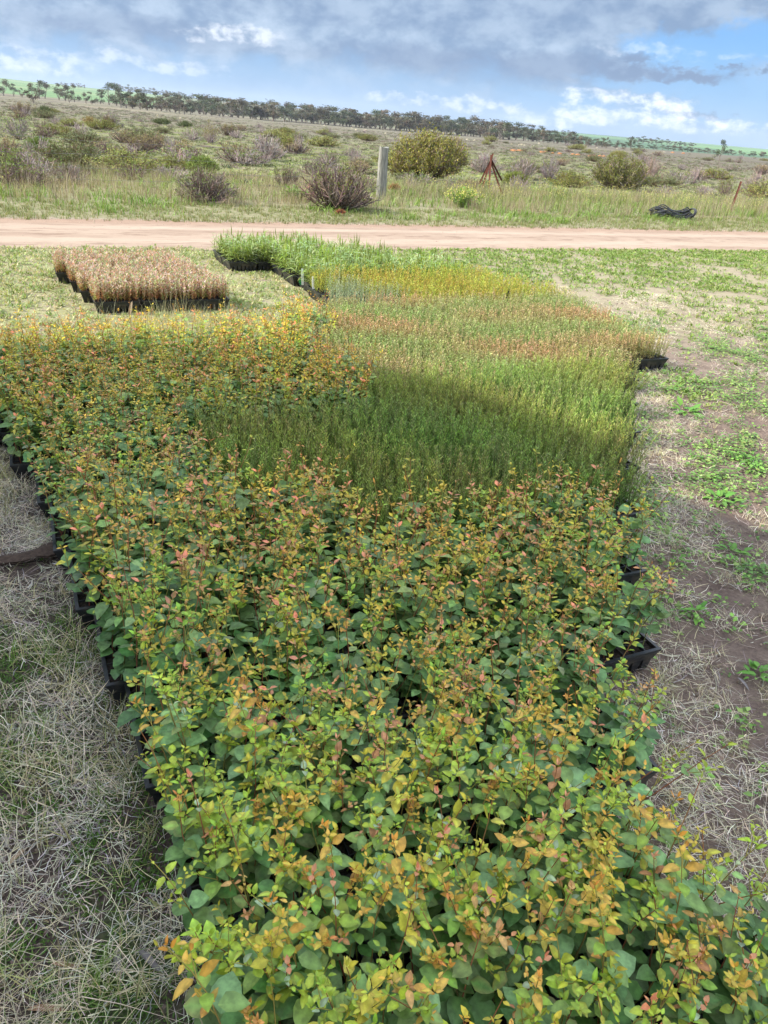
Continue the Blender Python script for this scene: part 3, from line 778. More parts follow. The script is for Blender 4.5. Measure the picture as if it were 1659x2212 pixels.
    for i in range(10):
        p = Proto(); h = r.uniform(.12, .18)
        sc_ = r.choice([(.38, .17, .10), (.30, .22, .10), (.42, .26, .13)])
        la, ln = r.uniform(0, 6.28), r.uniform(0, .15)
        pt = lambda t: np.array([math.cos(la)*ln*h*t, math.sin(la)*ln*h*t, h*t])
        p.tube([pt(0), pt(.5), pt(1)], .0022, .001, sc_, 3)
        low_ = r.choice([(.40, .23, .10), (.34, .36, .12), (.44, .22, .12), (.34, .30, .13)])
        for k in range(30):
            t = .1+.9*k/29; a = k*2.4; e = r.uniform(.2, 1.25)
            d = np.array([math.cos(a)*math.cos(e), math.sin(a)*math.cos(e), math.sin(e)])
            s_ = np.cross(d, [0, 0, 1.]); s_ /= np.linalg.norm(s_)+1e-6
            topc = r.choice([(.56, .42, .36), (.40, .44, .26), (.54, .28, .23), (.60, .50, .43), (.36, .40, .20), (.50, .33, .28)])
            c = low_ if t < .2 else lerp(low_, topc, min(1, (t-.2)/.3))
            p.kite(pt(t), d, s_, r.uniform(.020, .034), .012, jit(c, .2, r))
        pink.append(p)
    plant_bed('pink', pink, 11, 12, 37, 300, 'woolly_seedling', 'woolly seedling',
              lambda u, v, j: 'pinkish-grey woolly seedling %s of the separate bed' % ('at the front left corner' if u < .75 and v < 6.9 else 'at the front right corner' if u > 1.2 and v < 6.9 else 'in the front rows'),
              'woolly seedlings at the front of the separate bed', 'woolly_seedlings', 'pinkish-grey woolly seedlings filling the back of the separate bed', MAT['needle_leaf'], .8, 1.2, tilt=.1,
              order=lambda p: p[1]+.3*abs(p[0]-.9))
build_fine()

def build_tags():
    for i, (u, v, h, lab) in enumerate(((2.44, 7.28, .16, 'white plant tag with a green clip on the left tray rim'), (2.455, 6.98, .14, 'small white plant tag nearer the camera on the tray rim'))):
        p = Proto(); box(p, -.013, .013, -.0015, .0015, 0, h*.8); box(p, -.009, .009, -.0015, .0015, h*.8, h)
        x, y = UV(u, v)
        o = link('plant_tag', proto_mesh('plant_tag', p, [MAT['white_plastic']]), None, (x, y, TH-.03), rad(18+20*i)); o.rotation_euler.x = rad(-8)
        tag(o, lab, 'plant tag')
        if i == 0:
            g = Proto(); box(g, -.026, -.0125, -.004, .004, .0, .06, (.04, .3, .08)); box(g, -.034, -.026, -.004, .004, .02, .05, (.04, .3, .08))
            link('clip', proto_mesh('clip', g, [MAT['weed_leaf']]), o)
build_tags()

# ------------------------------------------------------------------ scatter masks
def in_bed(x, y, pad=0.0):
    u, v = toUV(np.asarray(x), np.asarray(y)); r_ = np.zeros(np.shape(u), bool)
    for (u0, v0, kd, k, i, n, pw) in TRAYS:
        r_ |= (u > u0-pad) & (u < u0+TW+pad) & (v > v0-pad) & (v < v0+TD+pad)
    return r_
def snoise(x, y, s, seed=0):
    r = np.random.default_rng(seed); out = 0
    for k in range(6):
        a, b_, p1, p2 = r.uniform(.5, 1.6, 4); f = s*(1+.7*k)
        th = r.uniform(0, 6.28)
        out = out + np.sin(f*(x*math.cos(th)+y*math.sin(th))+p1*9)*np.cos(f*.9*(y*math.cos(th)-x*math.sin(th))*b_+p2*7)/(1+.5*k)
    return out/2.2
def rand_frame(n, x0, x1, y0, y1):
    return rng.uniform(x0, x1, n), rng.uniform(y0, y1, n)

def blade(r, h, w, lean, col, tipc=None, seg=3):
    p = Proto(); la = r.uniform(0, 6.28); tipc = tipc or col
    sd_ = np.array([-math.sin(la), math.cos(la), 0]); prev = None
    for k in range(seg+1):
        t = k/seg; o = lean*h*t*t
        c_ = np.array([math.cos(la)*o, math.sin(la)*o, h*(t - .35*lean*t*t)])
        ww = w*(1-t*.85)/2
        cur = (tuple(c_+sd_*ww), tuple(c_-sd_*ww), lerp(col, tipc, t))
        if prev: p.quad(prev[0], prev[1], cur[1], cur[0], None, 0, [prev[2], prev[2], cur[2], cur[2]])
        prev = cur
    return p
def join(ps, offs=None):
    q = Proto()
    for i, p in enumerate(ps):
        o = len(q.v); dx = offs[i] if offs else (0, 0, 0)
        q.v += [(v[0]+dx[0], v[1]+dx[1], v[2]+dx[2]) for v in p.v]; q.c += p.c; q.f += [tuple(x+o for x in f) for f in p.f]; q.mi += p.mi
    return q
def tuft(r, n, h, w, spread, cols, lean=(.3, 1.4), seg=3):
    return join([blade(r, h*r.uniform(.5, 1.15), w, r.uniform(*lean), jit(r.choice(cols), .2, r), seg=seg) for _ in range(n)],
                [(r.gauss(0, spread), r.gauss(0, spread), 0) for _ in range(n)])
STRAW = [(.68, .61, .45), (.58, .52, .39), (.76, .70, .57), (.46, .42, .34), (.34, .31, .27)]
STRAWG = [(.60, .54, .31), (.42, .42, .19), (.28, .34, .12), (.64, .56, .38)]
GREEN = [(.12, .22, .045), (.17, .28, .06), (.09, .17, .04), (.22, .30, .08)]

def build_near_grass():
    r = random.Random(41)
    # --- flat litter of broken straw
    lit = []
    for i in range(14):
        p = Proto()
        for _ in range(8):
            L = r.uniform(.02, .065); a = r.uniform(0, 6.28); x0, y0 = r.gauss(0, .022), r.gauss(0, .022); z = r.uniform(.002, .018); dz = r.uniform(-.004, .018)
            d = np.array([math.cos(a), math.sin(a), dz/L]); s_ = np.array([-math.sin(a), math.cos(a), r.uniform(-.5, .5)])
            w = r.uniform(.0007, .0020); q0 = np.array([x0, y0, z]); c = jit(r.choice(STRAW), .25, r)
            mid = q0+d*L*.5+np.array([-d[1], d[0], .2])*L*r.uniform(-.12, .12)
            p.quad(tuple(q0-s_*w/2), tuple(q0+s_*w/2), tuple(mid+s_*w/2), tuple(mid-s_*w/2), c)
            p.quad(tuple(mid-s_*w/2), tuple(mid+s_*w/2), tuple(q0+d*L+s_*w*.2), tuple(q0+d*L-s_*w*.2), c)
        lit.append(p.arr())
    x, y = rand_frame(42000, -2.9, .3, .35, 4.6); u, v = toUV(x, y)
    keep = (u < .25) & ~in_bed(x, y, -.01)
    dens = .42+.65*snoise(x, y, 5, 1); moss = snoise(x, y, 6, 4)*np.clip((2.3-v)/1.0, 0, 1)
    keep &= rng.random(len(x)) < np.clip(dens-.6*(moss > .0), .06, 1)
    x1, y1 = x[keep], y[keep]
    xr, yr = rand_frame(72000, .45, 7.0, .4, 9.0); ur, vr = toUV(xr, yr)
    dn = np.clip((vr-3)*.05, 0, .15)-.04+.50*snoise(xr, yr, 3.5, 2)+.42*np.clip((1.35-vr)/1.0, 0, 1) + .55*np.exp(-((ur-(1.75+.85*(vr-1.3)))/.28)**2)
    kr = ~in_bed(xr, yr, -.01) & (ur > 1.0) & (rng.random(len(xr)) < np.clip(dn, .05, 1))
    X = np.concatenate([x1, xr[kr]]); Y = np.concatenate([y1, yr[kr]]); n = len(X)
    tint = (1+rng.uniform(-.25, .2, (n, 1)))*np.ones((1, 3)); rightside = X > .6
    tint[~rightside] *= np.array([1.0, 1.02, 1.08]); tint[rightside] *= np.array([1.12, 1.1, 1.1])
    stuff('straw_litter', lit, rng.integers(0, 14, n), np.stack([X, Y, np.zeros(n)], -1), rng.uniform(0, 6.28, n), rng.uniform(.7, 1.3, n), [MAT['dry_grass']],
          'broken pale straw matted on the soil either side of the beds', 'straw', tint=tint)
    # --- standing dry grass tufts
    tf = [tuft(r, 12, .10, .0022, .016, STRAWG if i % 2 else STRAW[:3], (.3, 1.8)) for i in range(8)]
    # couch-grass seed heads: stalk with spreading fingers
    for i in range(4):
        p = Proto(); h = r.uniform(.13, .2); a = r.uniform(0, 6.28); ln = r.uniform(.1, .5)
        top = np.array([math.cos(a)*ln*h, math.sin(a)*ln*h, h])
        p.tube([(0, 0, 0), tuple(top*.5+np.array([0, 0, .01])), tuple(top)], .0011, .0008, (.42, .36, .2), 3)
        for k in range(5):
            b_ = k*1.26+r.uniform(-.3, .3); e = r.uniform(.1, .9); d = np.array([math.cos(b_)*math.cos(e), math.sin(b_)*math.cos(e), math.sin(e)])
            p.kite(top, d, np.cross(d, [.1, .2, 1]), r.uniform(.035, .05), .0028, (.50, .42, .28))
        for k in range(4):
            b_ = r.uniform(0, 6.28); z = r.uniform(0, .6); d = np.array([math.cos(b_)*.6, math.sin(b_)*.6, .7]); d /= np.linalg.norm(d)
            p.kite(top*z, d, np.array([-math.sin(b_), math.cos(b_), 0]), .05, .003, jit((.36, .36, .16), .2, r))
        tf.append(p)
    tf = [p.arr() for p in tf]
    x, y = rand_frame(9000, -2.9, .2, .4, 4.6); u, v = toUV(x, y)
    k1 = (u < .12) & ~in_bed(x, y, .01) & (rng.random(len(x)) < np.clip(.45+.75*snoise(x, y, 3.6, 8), .05, 1))
    xr, yr = rand_frame(9000, .6, 4.6, .5, 5.4); ur, vr = toUV(xr, yr)
    fr = .10+.45*snoise(xr, yr, 3.5, 2)+.6*np.exp(-((ur-(1.62+.85*(vr-1.3)))/.22)**2)+.3*np.clip((1.9-vr), 0, 1)
    k2 = ~in_bed(xr, yr, .01) & (ur > 1.02) & (rng.random(len(xr)) < np.clip(fr, .01, 1))
    X = np.concatenate([x[k1], xr[k2]]); Y = np.concatenate([y[k1], yr[k2]]); n = len(X)
    wh = rng.integers(0, 8, n); heads = (X < .3) & (rng.random(n) < .3); wh[heads] = rng.integers(8, 12, heads.sum())
    sc = rng.uniform(.5, 1.3, n); sc[X > .6] *= .6
    stuff('dry_grass', tf, wh, np.stack([X, Y, np.zeros(n)], -1), rng.uniform(0, 6.28, n), sc, [MAT['dry_grass']],
          'dry tan couch grass tufts beside the trays', 'dry grass', tilt=rng.uniform(0, .5, n), tint=(1+rng.uniform(-.2, .2, (n, 1)))*np.ones((1, 3)))
    # --- green blades and moss on the left, weeds on the right
    ms = []
    for i in range(6):
        p = Proto()
        for _ in range(16):
            a = r.uniform(0, 6.28); e = r.uniform(.1, 1.2); d = np.array([math.cos(a)*math.cos(e), math.sin(a)*math.cos(e), math.sin(e)])
            p.kite((r.gauss(0, .018), r.gauss(0, .018), .003), d, np.array([-math.sin(a), math.cos(a), 0]), r.uniform(.008, .018), .004, jit((.085, .165, .03), .3, r))
        ms.append(p.arr())
    gb = [tuft(r, 6, .06, .003, .015, GREEN, (.3, 1.2)).arr() for _ in range(5)]
    x, y = rand_frame(16000, -2.4, .2, .35, 3.4); u, v = toUV(x, y)
    mo = (snoise(x, y, 6, 4)+.12)*np.clip((2.3-v)/1.1, 0, 1)
    k1 = (u < .12) & ~in_bed(x, y) & ((mo > .0) | (rng.random(len(x)) < .05))
    X, Y = x[k1], y[k1]; n = len(X); wh = rng.integers(0, 6, n); g = rng.random(n) < .16; wh[g] = rng.integers(6, 11, g.sum())
    stuff('moss', ms+gb, wh, np.stack([X, Y, np.zeros(n)], -1), rng.uniform(0, 6.28, n), rng.uniform(.6, 1.3, n), [MAT['weed_leaf']], 'dark green moss and fine grass between the straw at bottom left', 'moss')
    # clover-like flat weeds
    cl = []
    for i in range(8):
        p = Proto(); base = jit(r.choice([(.14, .26, .05), (.20, .33, .07), (.27, .36, .11), (.12, .22, .055)]), .1, r)
        for _ in range(9):
            a = r.uniform(0, 6.28); R_ = r.uniform(.0, .05); L = r.uniform(.012, .03); z = r.uniform(.006, .03)
            c = (math.cos(a)*R_, math.sin(a)*R_, z); a2 = a+r.uniform(-1, 1)
            d = np.array([math.cos(a2), math.sin(a2), r.uniform(-.1, .5)])
            p.leaf(c, d, np.array([r.uniform(-.3, .3), r.uniform(-.3, .3), 1.]), L, L*.75, jit(base, .2, r), 2, .2, .2, rib=1.1)
        cl.append(p.arr())
    xr, yr = rand_frame(26000, .6, 6.0, .8, 7.6); ur, vr = toUV(xr, yr)
    w = snoise(xr, yr, 2.6, 5)+.5*snoise(xr, yr, 8, 6)
    pr_ = np.clip((w+.22)*1.3, 0, 1)*np.clip((vr-.5)/1.6, .2, 1) + .03
    k2 = ~in_bed(xr, yr, .02) & (ur > 1.2) & (rng.random(len(xr)) < pr_)
    X, Y = xr[k2], yr[k2]; n = len(X)
    stuff('ground_weeds', cl, rng.integers(0, 8, n), np.stack([X, Y, np.zeros(n)], -1), rng.uniform(0, 6.28, n), rng.uniform(.45, 1.15, n), [MAT['weed_leaf']],
          'low round-leaved green weeds on the bare soil right of the beds', 'weeds', tint=(1+rng.uniform(-.2, .2, (n, 1)))*np.ones((1, 3)))
build_near_grass()

def build_clods():
    r = random.Random(55); ps = []
    for i in range(6):
        p = Proto(); n = 5; rs = [r.uniform(.7, 1.25) for _ in range(20)]
        for j in range(n):
            a0, a1 = 6.283*j/n, 6.283*(j+1)/n; k1 = (j+1) % n
            A = (math.cos(a0)*rs[j], math.sin(a0)*rs[j], -.1); B = (math.cos(a1)*rs[k1], math.sin(a1)*rs[k1], -.1)
            C_ = (math.cos(a1)*rs[k1]*.55, math.sin(a1)*rs[k1]*.55, .65*rs[k1+7]); D = (math.cos(a0)*rs[j]*.55, math.sin(a0)*rs[j]*.55, .65*rs[j+7])
            p.quad(A, B, C_, D, jit((.26, .20, .155), .2, r)); p.quad(D, C_, (0, 0, .8), (0, 0, .8), jit((.28, .215, .165), .15, r))
        ps.append(p.arr())
    n = 9000; u = rng.uniform(-12, 14, n); v = rng.choice([9.8, 10.9, 11.25, 12.2, 12.35], n)+rng.normal(0, .16, n); x, y = C26*u-S26*v, S26*u+C26*v
    x2, y2 = rand_frame(9000, .8, 6.5, .8, 8.5); k2 = ~in_bed(x2, y2, .02) & (toUV(x2, y2)[0] > 1.3)
    x3, y3 = rand_frame(3500, -2.6, 0, .4, 4); k3 = ~in_bed(x3, y3, .02) & (toUV(x3, y3)[0] < .1)
    X = np.concatenate([x, x2[k2], x3[k3]]); Y = np.concatenate([y, y2[k2], y3[k3]]); m_ = len(X)
    sc = rng.uniform(.002, .008, m_)*np.where(rng.random(m_) < .08, 2.2, 1)
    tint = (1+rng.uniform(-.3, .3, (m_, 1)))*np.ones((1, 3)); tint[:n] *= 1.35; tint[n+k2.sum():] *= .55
    stuff('soil_crumbs', ps, rng.integers(0, 6, m_), np.stack([X, Y, np.full(m_, .004)], -1), rng.uniform(0, 6.28, m_), sc, [MAT['twig']], 'crumbs of soil and small gravel on the bare ground and the road', 'gravel', tint=tint)
build_clods()

def build_mown():
    """the weedy patch between beds and road, and the near side of the road at right"""
    r = random.Random(51); ps = []
    pal = [(.36, .38, .17), (.27, .34, .11), (.42, .42, .22), (.22, .30, .09), (.45, .40, .25)]
    for i in range(10):
        p = Proto(); base = pal[i % 5]
        for _ in range(9):
            a = r.uniform(0, 6.28); e = r.uniform(.1, 1.1); R_ = abs(r.gauss(0, .03)); b_ = r.uniform(0, 6.28)
            d = np.array([math.cos(a)*math.cos(e), math.sin(a)*math.cos(e), math.sin(e)])
            p.kite((math.cos(b_)*R_, math.sin(b_)*R_, .004), d, np.array([-math.sin(a), math.cos(a), .2]), r.uniform(.02, .045), .011, jit(base, .25, r))
        ps.append(p.arr())
    u = rng.uniform(-7, 14, 90000); v = rng.uniform(3.4, 9.86, 90000)
    x, y = C26*u-S26*v, S26*u+C26*v
    fr = (y > 1) & (np.abs(x) < y*.62+.6) & ~in_bed(x, y, .02)
    w = snoise(x, y, 1.9, 11)+.5*snoise(x, y, 6, 12)
    left = u < 2.6
    dens = np.where(left, .85+.4*w, np.clip(.42+.85*w+.18*(v-6.5), .05, 1.3))
    dens = dens*np.where(left & (v < 5.2), .5, 1)
    k = fr & (rng.random(len(x)) < dens*.55)
    x, y, u, v = x[k], y[k], u[k], v[k]; n = len(x)
    wh = rng.integers(0, 10, n); rgt = u > 3.5; wh[rgt] = np.where(rng.random(rgt.sum()) < .6, rng.choice([1, 3, 6, 8], rgt.sum()), wh[rgt])
    tint = (1+rng.uniform(-.2, .2, (n, 1)))*np.ones((1, 3)); tint[rgt] *= np.array([.80, .92, .62])
    stuff('low_grass', ps, wh, np.stack([x, y, np.zeros(n)], -1), rng.uniform(0, 6.28, n), rng.uniform(.7, 1.4, n), [MAT['weed_leaf']], 'low yellowish-green grass between the beds and the dirt road', 'grass', tint=tint)
    # a dry tussock in front of the pinkish bed, and ragged couch stems
    tf = [tuft(r, 16, .22, .003, .05, [(.50, .45, .30), (.42, .42, .22)], (.1, .7)).arr() for _ in range(5)]
    n = 90; u = rng.normal(1.05, .33, n); v = rng.normal(5.95, .22, n); x, y = C26*u-S26*v, S26*u+C26*v
    kk = ~in_bed(x, y, .03); n = kk.sum()
    stuff('seeding_grass', tf, rng.integers(0, 5, n), np.stack([x[kk], y[kk], np.zeros(n)], -1), rng.uniform(0, 6.28, n), rng.uniform(.5, 1.1, n), [MAT['dry_grass']], 'pale seeding grass in front of the pinkish bed', 'seeding grass')
    return
build_mown()

def build_verge():
    r = random.Random(61)
    g = [tuft(r, 8, .11, .010, .05, [(.22, .30, .08), (.28, .32, .13), (.16, .24, .06), (.34, .30, .18)], (.2, 1.0), 2).arr() for _ in range(5)]
    s = [tuft(r, 12, .42, .008, .06, [(.50, .43, .33), (.38, .32, .25), (.30, .25, .20), (.36, .38, .18)], (.05, .5), 2).arr() for _ in range(5)]
    b_ = [tuft(r, 10, .2, .016, .10, [(.19, .33, .06), (.25, .38, .09)], (.3, 1.4), 2).arr() for _ in range(3)]
    yl = []
    for i in range(5):
        p = tuft(r, 9, .42, .012, .07, [(.20, .28, .08), (.30, .34, .12)], (.0, .45), 2)
        for _ in range(13):
            a = r.uniform(0, 6.28); z = r.uniform(.24, .5); R_ = r.uniform(0, .14)
            p.kite((math.cos(a)*R_, math.sin(a)*R_, z), np.array([r.uniform(-1, 1), r.uniform(-1, 1), 1])/1.3, np.array([1, r.uniform(-1, 1), 0]), .024, .018, jit((.58, .55, .20), .2, r))
        yl.append(p.arr())
    P, wh, sc = [], [], []
    def add(n, v0, v1, kinds, s0, s1, dens=None, u0=-12, u1=26):
        u = rng.uniform(u0, u1, n); v = rng.uniform(v0, v1, n); x, y = C26*u-S26*v, S26*u+C26*v
        k = np.abs(x) < y*.60+.8
        if dens is not None: k &= rng.random(n) < dens(u, v, x, y)
        n = k.sum(); P.append(np.stack([x[k], y[k], height(x[k], y[k])], -1)); wh.append(rng.choice(kinds, n)); sc.append(rng.uniform(s0, s1, n))
    add(15000, 12.15, 14.6, [0, 1, 2, 3, 4], .35, .95, lambda u, v, x, y: np.clip(.75+.8*snoise(x, y, 1.7, 28), .15, 1))
    add(3200, 12.9, 15.6, [10, 11, 12], .5, 1.2, lambda u, v, x, y: np.clip(snoise(x, y, 1.4, 22)+.2, 0, 1))
    add(11000, 14.3, 20.5, [5, 6, 7, 8, 9], .4, 1.0, lambda u, v, x, y: np.clip(.45+.6*snoise(x, y, .9, 23), .1, 1))
    add(5500, 15, 21, [0, 1, 2, 10, 11], .8, 1.6, lambda u, v, x, y: np.clip(.5-.6*snoise(x, y, .9, 23), .1, 1))
    add(2600, 14.9, 18.5, [13, 14, 15, 16, 17], .55, 1.15, lambda u, v, x, y: np.clip((u-7.6)*.25, 0, .5)*np.clip(.6+.5*snoise(x, y, 1.2, 25), 0, 1))
    add(300, 15, 22, [13, 14, 15, 16, 17], .4, .9, lambda u, v, x, y: np.clip(snoise(x, y, 1.0, 26)-.1, 0, 1))
    P, wh, sc = np.concatenate(P), np.concatenate(wh), np.concatenate(sc); n = len(P)
    stuff('verge_grass', g+s+b_+yl, wh, P, rng.uniform(0, 6.28, n), sc, [MAT['weed_leaf']], 'green grass, dry stalks and yellow-flowering weeds beyond the dirt road', 'roadside grass', tint=(.80+rng.uniform(-.2, .2, (n, 1)))*np.array([[1.0, .97, .9]]))
    # heath out to the tree line
    hp = []
    kinds = [((.17, .15, .12), .5), ((.14, .16, .075), .5), ((.22, .27, .10), .35), ((.36, .34, .23), .4), ((.10, .12, .06), .55), ((.21, .165, .145), .6), ((.34, .36, .12), .3)]
    for c, h in kinds:
        for _ in range(2):
            p = Proto()
            for _ in range(34):
                a = r.uniform(0, 6.28); e = r.uniform(.25, 1.45); d = np.array([math.cos(a)*math.cos(e), math.sin(a)*math.cos(e), math.sin(e)])
                b0 = (r.gauss(0, .16), r.gauss(0, .16), r.uniform(0, .12))
                p.kite(b0, d, np.cross(d, [r.uniform(-1, 1), r.uniform(-1, 1), .3]), r.uniform(.15, .42)*h/.5, .045, jit(c, .3, r), at=.6)
            hp.append(p.arr())
    n = 17000
    d = np.exp(rng.uniform(math.log(19), math.log(480), n)); az = rng.uniform(-31, 31, n)
    x, y = d*np.sin(np.radians(az)), d*np.cos(np.radians(az)); u, v = toUV(x, y)
    k = v > 17.2; x, y, d = x[k], y[k], d[k]; n = len(x)
    pn = snoise(x/d**.55, y/d**.55, 5, 31)
    nearw = np.clip(1-(d-35)/60, 0, 1)
    sel = rng.random(n)
    wh = np.where(sel < .30*nearw+.20*nearw+.05, rng.choice([4, 5, 12, 13], n), np.where(sel < .30*nearw+.05+.25*nearw, rng.choice([6, 7], n), np.where(sel < .82, rng.choice([0, 1, 2, 3, 10, 11], n), rng.choice([8, 9, 2, 3], n))))
    sc = rng.uniform(.4, 1.0, n)*(.55+.35*np.clip(d/60, 0, 3)*.6); sc3 = np.stack([sc*1.2, sc*1.2, sc*.62*np.clip(1.15-d/700, .5, 1)], -1)
    stuff('heath_scrub', hp, wh, np.stack([x, y, height(x, y)-.02], -1), rng.uniform(0, 6.28, n), sc3, [MAT['far_foliage']], 'low grey-green and brown heath stretching to the tree line', 'heath', tint=(1+rng.uniform(-.25, .2, (n, 1)))*np.ones((1, 3)))
build_verge()

# ------------------------------------------------------------------ shrubs
BARE = [(.20, .15, .125), (.26, .20, .175), (.15, .11, .09)]
GREYP = [(.34, .28, .27), (.27, .22, .21), (.40, .33, .31)]
OLIVE = [(.27, .27, .06), (.36, .34, .07), (.18, .18, .05), (.24, .19, .10)]
DKGR = [(.09, .12, .05), (.14, .16, .07)]
BRN = [(.22, .15, .09), (.17, .13, .09)]
def make_shrub(seed, w, h, twigs, leaves, leafy, dens=1.0, cover='top'):
    r = random.Random(seed); B, L = Proto(), Proto()
    n = int(46*dens*(1+w*.35)); fine = max(.006, .010*w)
    for _ in range(n):
        a = r.uniform(0, 6.28); q = r.random()**.55; e = math.acos(min(1, q))*1.0
        # target on an uneven dome
        rr = r.uniform(.78, 1.06)
        T = np.array([math.cos(a)*q*w/2*rr, math.sin(a)*q*w/2*rr, h*rr*math.sqrt(max(.02, 1-q*q*.93))])
        b0 = np.array([r.gauss(0, .04)*w, r.gauss(0, .04)*w, 0])
        mid = b0*.4+T*np.array([.62, .62, .42])+np.array([r.gauss(0, .03), r.gauss(0, .03), 0])*w
        c = jit(r.choice(twigs), .2, r)
        B.tube([b0, mid, T], fine*1.3, fine*.4, tuple(np.array(c)*.8), 3, 0, c)
        for _ in range(int(9*dens)):
            t = r.uniform(.3, 1); p = mid*(1-(t-.3)/.7)+T*((t-.3)/.7)
            d = T-mid; d = d/np.linalg.norm(d)+np.array([r.gauss(0, .55), r.gauss(0, .55), r.gauss(.1, .4)]); d /= np.linalg.norm(d)
            sd_ = np.cross(d, [r.uniform(-1, 1), r.uniform(-1, 1), .3]); sd_ /= np.linalg.norm(sd_)+1e-6
            ll = r.uniform(.10, .24)*(.45*w+.25*h)
            B.kite(p, d, sd_, ll, fine*.9, jit(c, .25, r), at=.3)
            if leafy and r.random() < leafy*(1.0 if cover == 'all' else (p[2]/h)**1.2):
                for _ in range(7):
                    pp = p+d*ll*r.uniform(.3, 1.1)+np.array([r.gauss(0, .02), r.gauss(0, .02), r.gauss(0, .02)])*w
                    dd = np.array([r.gauss(0, .6), r.gauss(0, .6), r.uniform(.1, 1)]); dd /= np.linalg.norm(dd)
                    s2 = np.cross(dd, [r.uniform(-1, 1), .3, .2]); s2 /= np.linalg.norm(s2)+1e-6
                    L.kite(pp, dd, s2, r.uniform(.035, .075)*(.6+.3*w), .018*(.6+.3*w), jit(r.choice(leaves), .3, r))
    return B, L
SHRUBS = [  # x, base y, width px, height px, twigs, leaves, leafiness, cover, label
    (920, 391, 192, 104, [(.20, .17, .12), (.26, .22, .17)], OLIVE, 1.0, 'all', 'big rounded olive-green bush behind the wooden fence post'),
    (728, 452, 180, 100, BARE, [(.20, .22, .07)], .12, 'top', 'large brown bare bush just left of the wooden fence post'),
    (445, 436, 145, 76, [(.24, .19, .16), (.19, .15, .125)], [(.20, .24, .08)], .12, 'top', 'brown twiggy bush with greenish top beside the road verge'),
    (578, 346, 92, 62, GREYP, [], 0, 'top', 'pale mauve-grey leafless bush beyond the fence'),
    (646, 332, 46, 48, GREYP, [], 0, 'top', 'narrow grey leafless bush right of the mauve one'),
    (1045, 374, 76, 52, GREYP, [(.3, .26, .22)], .1, 'all', 'dome-shaped mauve bush behind the rusty star pickets'),
    (1128, 388, 66, 54, GREYP, [(.25, .22, .12)], .1, 'all', 'grey-brown bush right of the mauve dome'),
    (1188, 390, 62, 58, [(.30, .25, .24), (.24, .2, .19)], [], 0, 'top', 'darker grey bush at the right of the grey pair'),
    (1335, 409, 138, 70, [(.24, .20, .16), (.3, .25, .2)], [(.20, .21, .05), (.14, .15, .045)], .6, 'all', 'wide olive and brown bush in the right-hand field'),
    (1402, 398, 66, 66, [(.36, .27, .23), (.30, .22, .2)], [], 0, 'top', 'pinkish bare bush leaning against the wide olive one'),
    (1498, 398, 48, 46, GREYP, [], 0, 'top', 'small grey bare bush between the wide bush and the right edge'),
    (1566, 423, 52, 42, BARE, [(.19, .22, .05)], .6, 'top', 'small bush with green top near the leaning picket'),
    (1628, 424, 78, 60, [(.36, .29, .26), (.28, .22, .2)], [], 0, 'top', 'pinkish-grey bush at the right edge of the picture'),
    (454, 310, 52, 48, GREYP, OLIVE, .8, 'top', 'tall grey-stemmed bush with olive crown in the field'),
    (374, 328, 60, 38, GREYP, [], 0, 'top', 'low spreading grey bush left of the olive-crowned one'),
    (193, 271, 38, 20, [(.3, .22, .12)], [(.32, .24, .08)], .6, 'all', 'round golden-brown bush in the left-hand field'),
    (233, 273, 38, 23, BARE, BRN, .6, 'all', 'round dark brown bush beside the golden one'),
    (95, 245, 38, 18, DKGR, DKGR, 1.0, 'all', 'dark green bush in the far left field'),
    (122, 269, 36, 20, GREYP, [], 0, 'top', 'small grey bush below the dark green one'),
    (152, 398, 96, 50, [(.3, .24, .2), (.24, .19, .16)], [], 0, 'top', 'low brown twiggy bush among dry grass at left'),
    (25, 388, 100, 66, BARE, [(.22, .27, .08)], .35, 'top', 'brown and green bush at the left edge of the picture'),
    (88, 330, 70, 34, BRN, [(.17, .24, .06)], 1.0, 'all', 'low bright green bush in the left field'),
    (440, 375, 78, 36, BRN, [(.20, .26, .07)], .9, 'all', 'loose green bush behind the brown twiggy one'),
    (1112, 401, 62, 30, BRN, [(.20, .24, .05)], 1.0, 'all', 'low bright olive bush under the grey pair'),
    (508, 342, 34, 30, BARE, [(.12, .14, .06)], .6, 'all', 'small dark tufted bush left of the mauve one'),
    (511, 299, 40, 21, GREYP, [], 0, 'top', 'small pale grey bush far behind the mauve one'),
    (700, 362, 60, 34, GREYP, [(.2, .24, .08)], .1, 'top', 'wispy grey bush behind the large brown one'),
    (770, 352, 50, 34, GREYP, [], 0, 'top', 'wispy pale bush just left of the post top'),
    (1330, 346, 38, 22, BRN, [(.24, .24, .06)], 1.0, 'all', 'small olive bush on the skyline side of the wide one'),
    (350, 268, 46, 12, DKGR, DKGR, 1.0, 'all', 'long low dark bush in the middle of the left field'),
    (400, 275, 40, 14, DKGR, DKGR, 1.0, 'all', 'second dark low bush right of the long one'),
    (620, 405, 70, 55, BARE, [(.2, .25, .08)], .2, 'top', 'thin brown bush between the two verge bushes'),
]
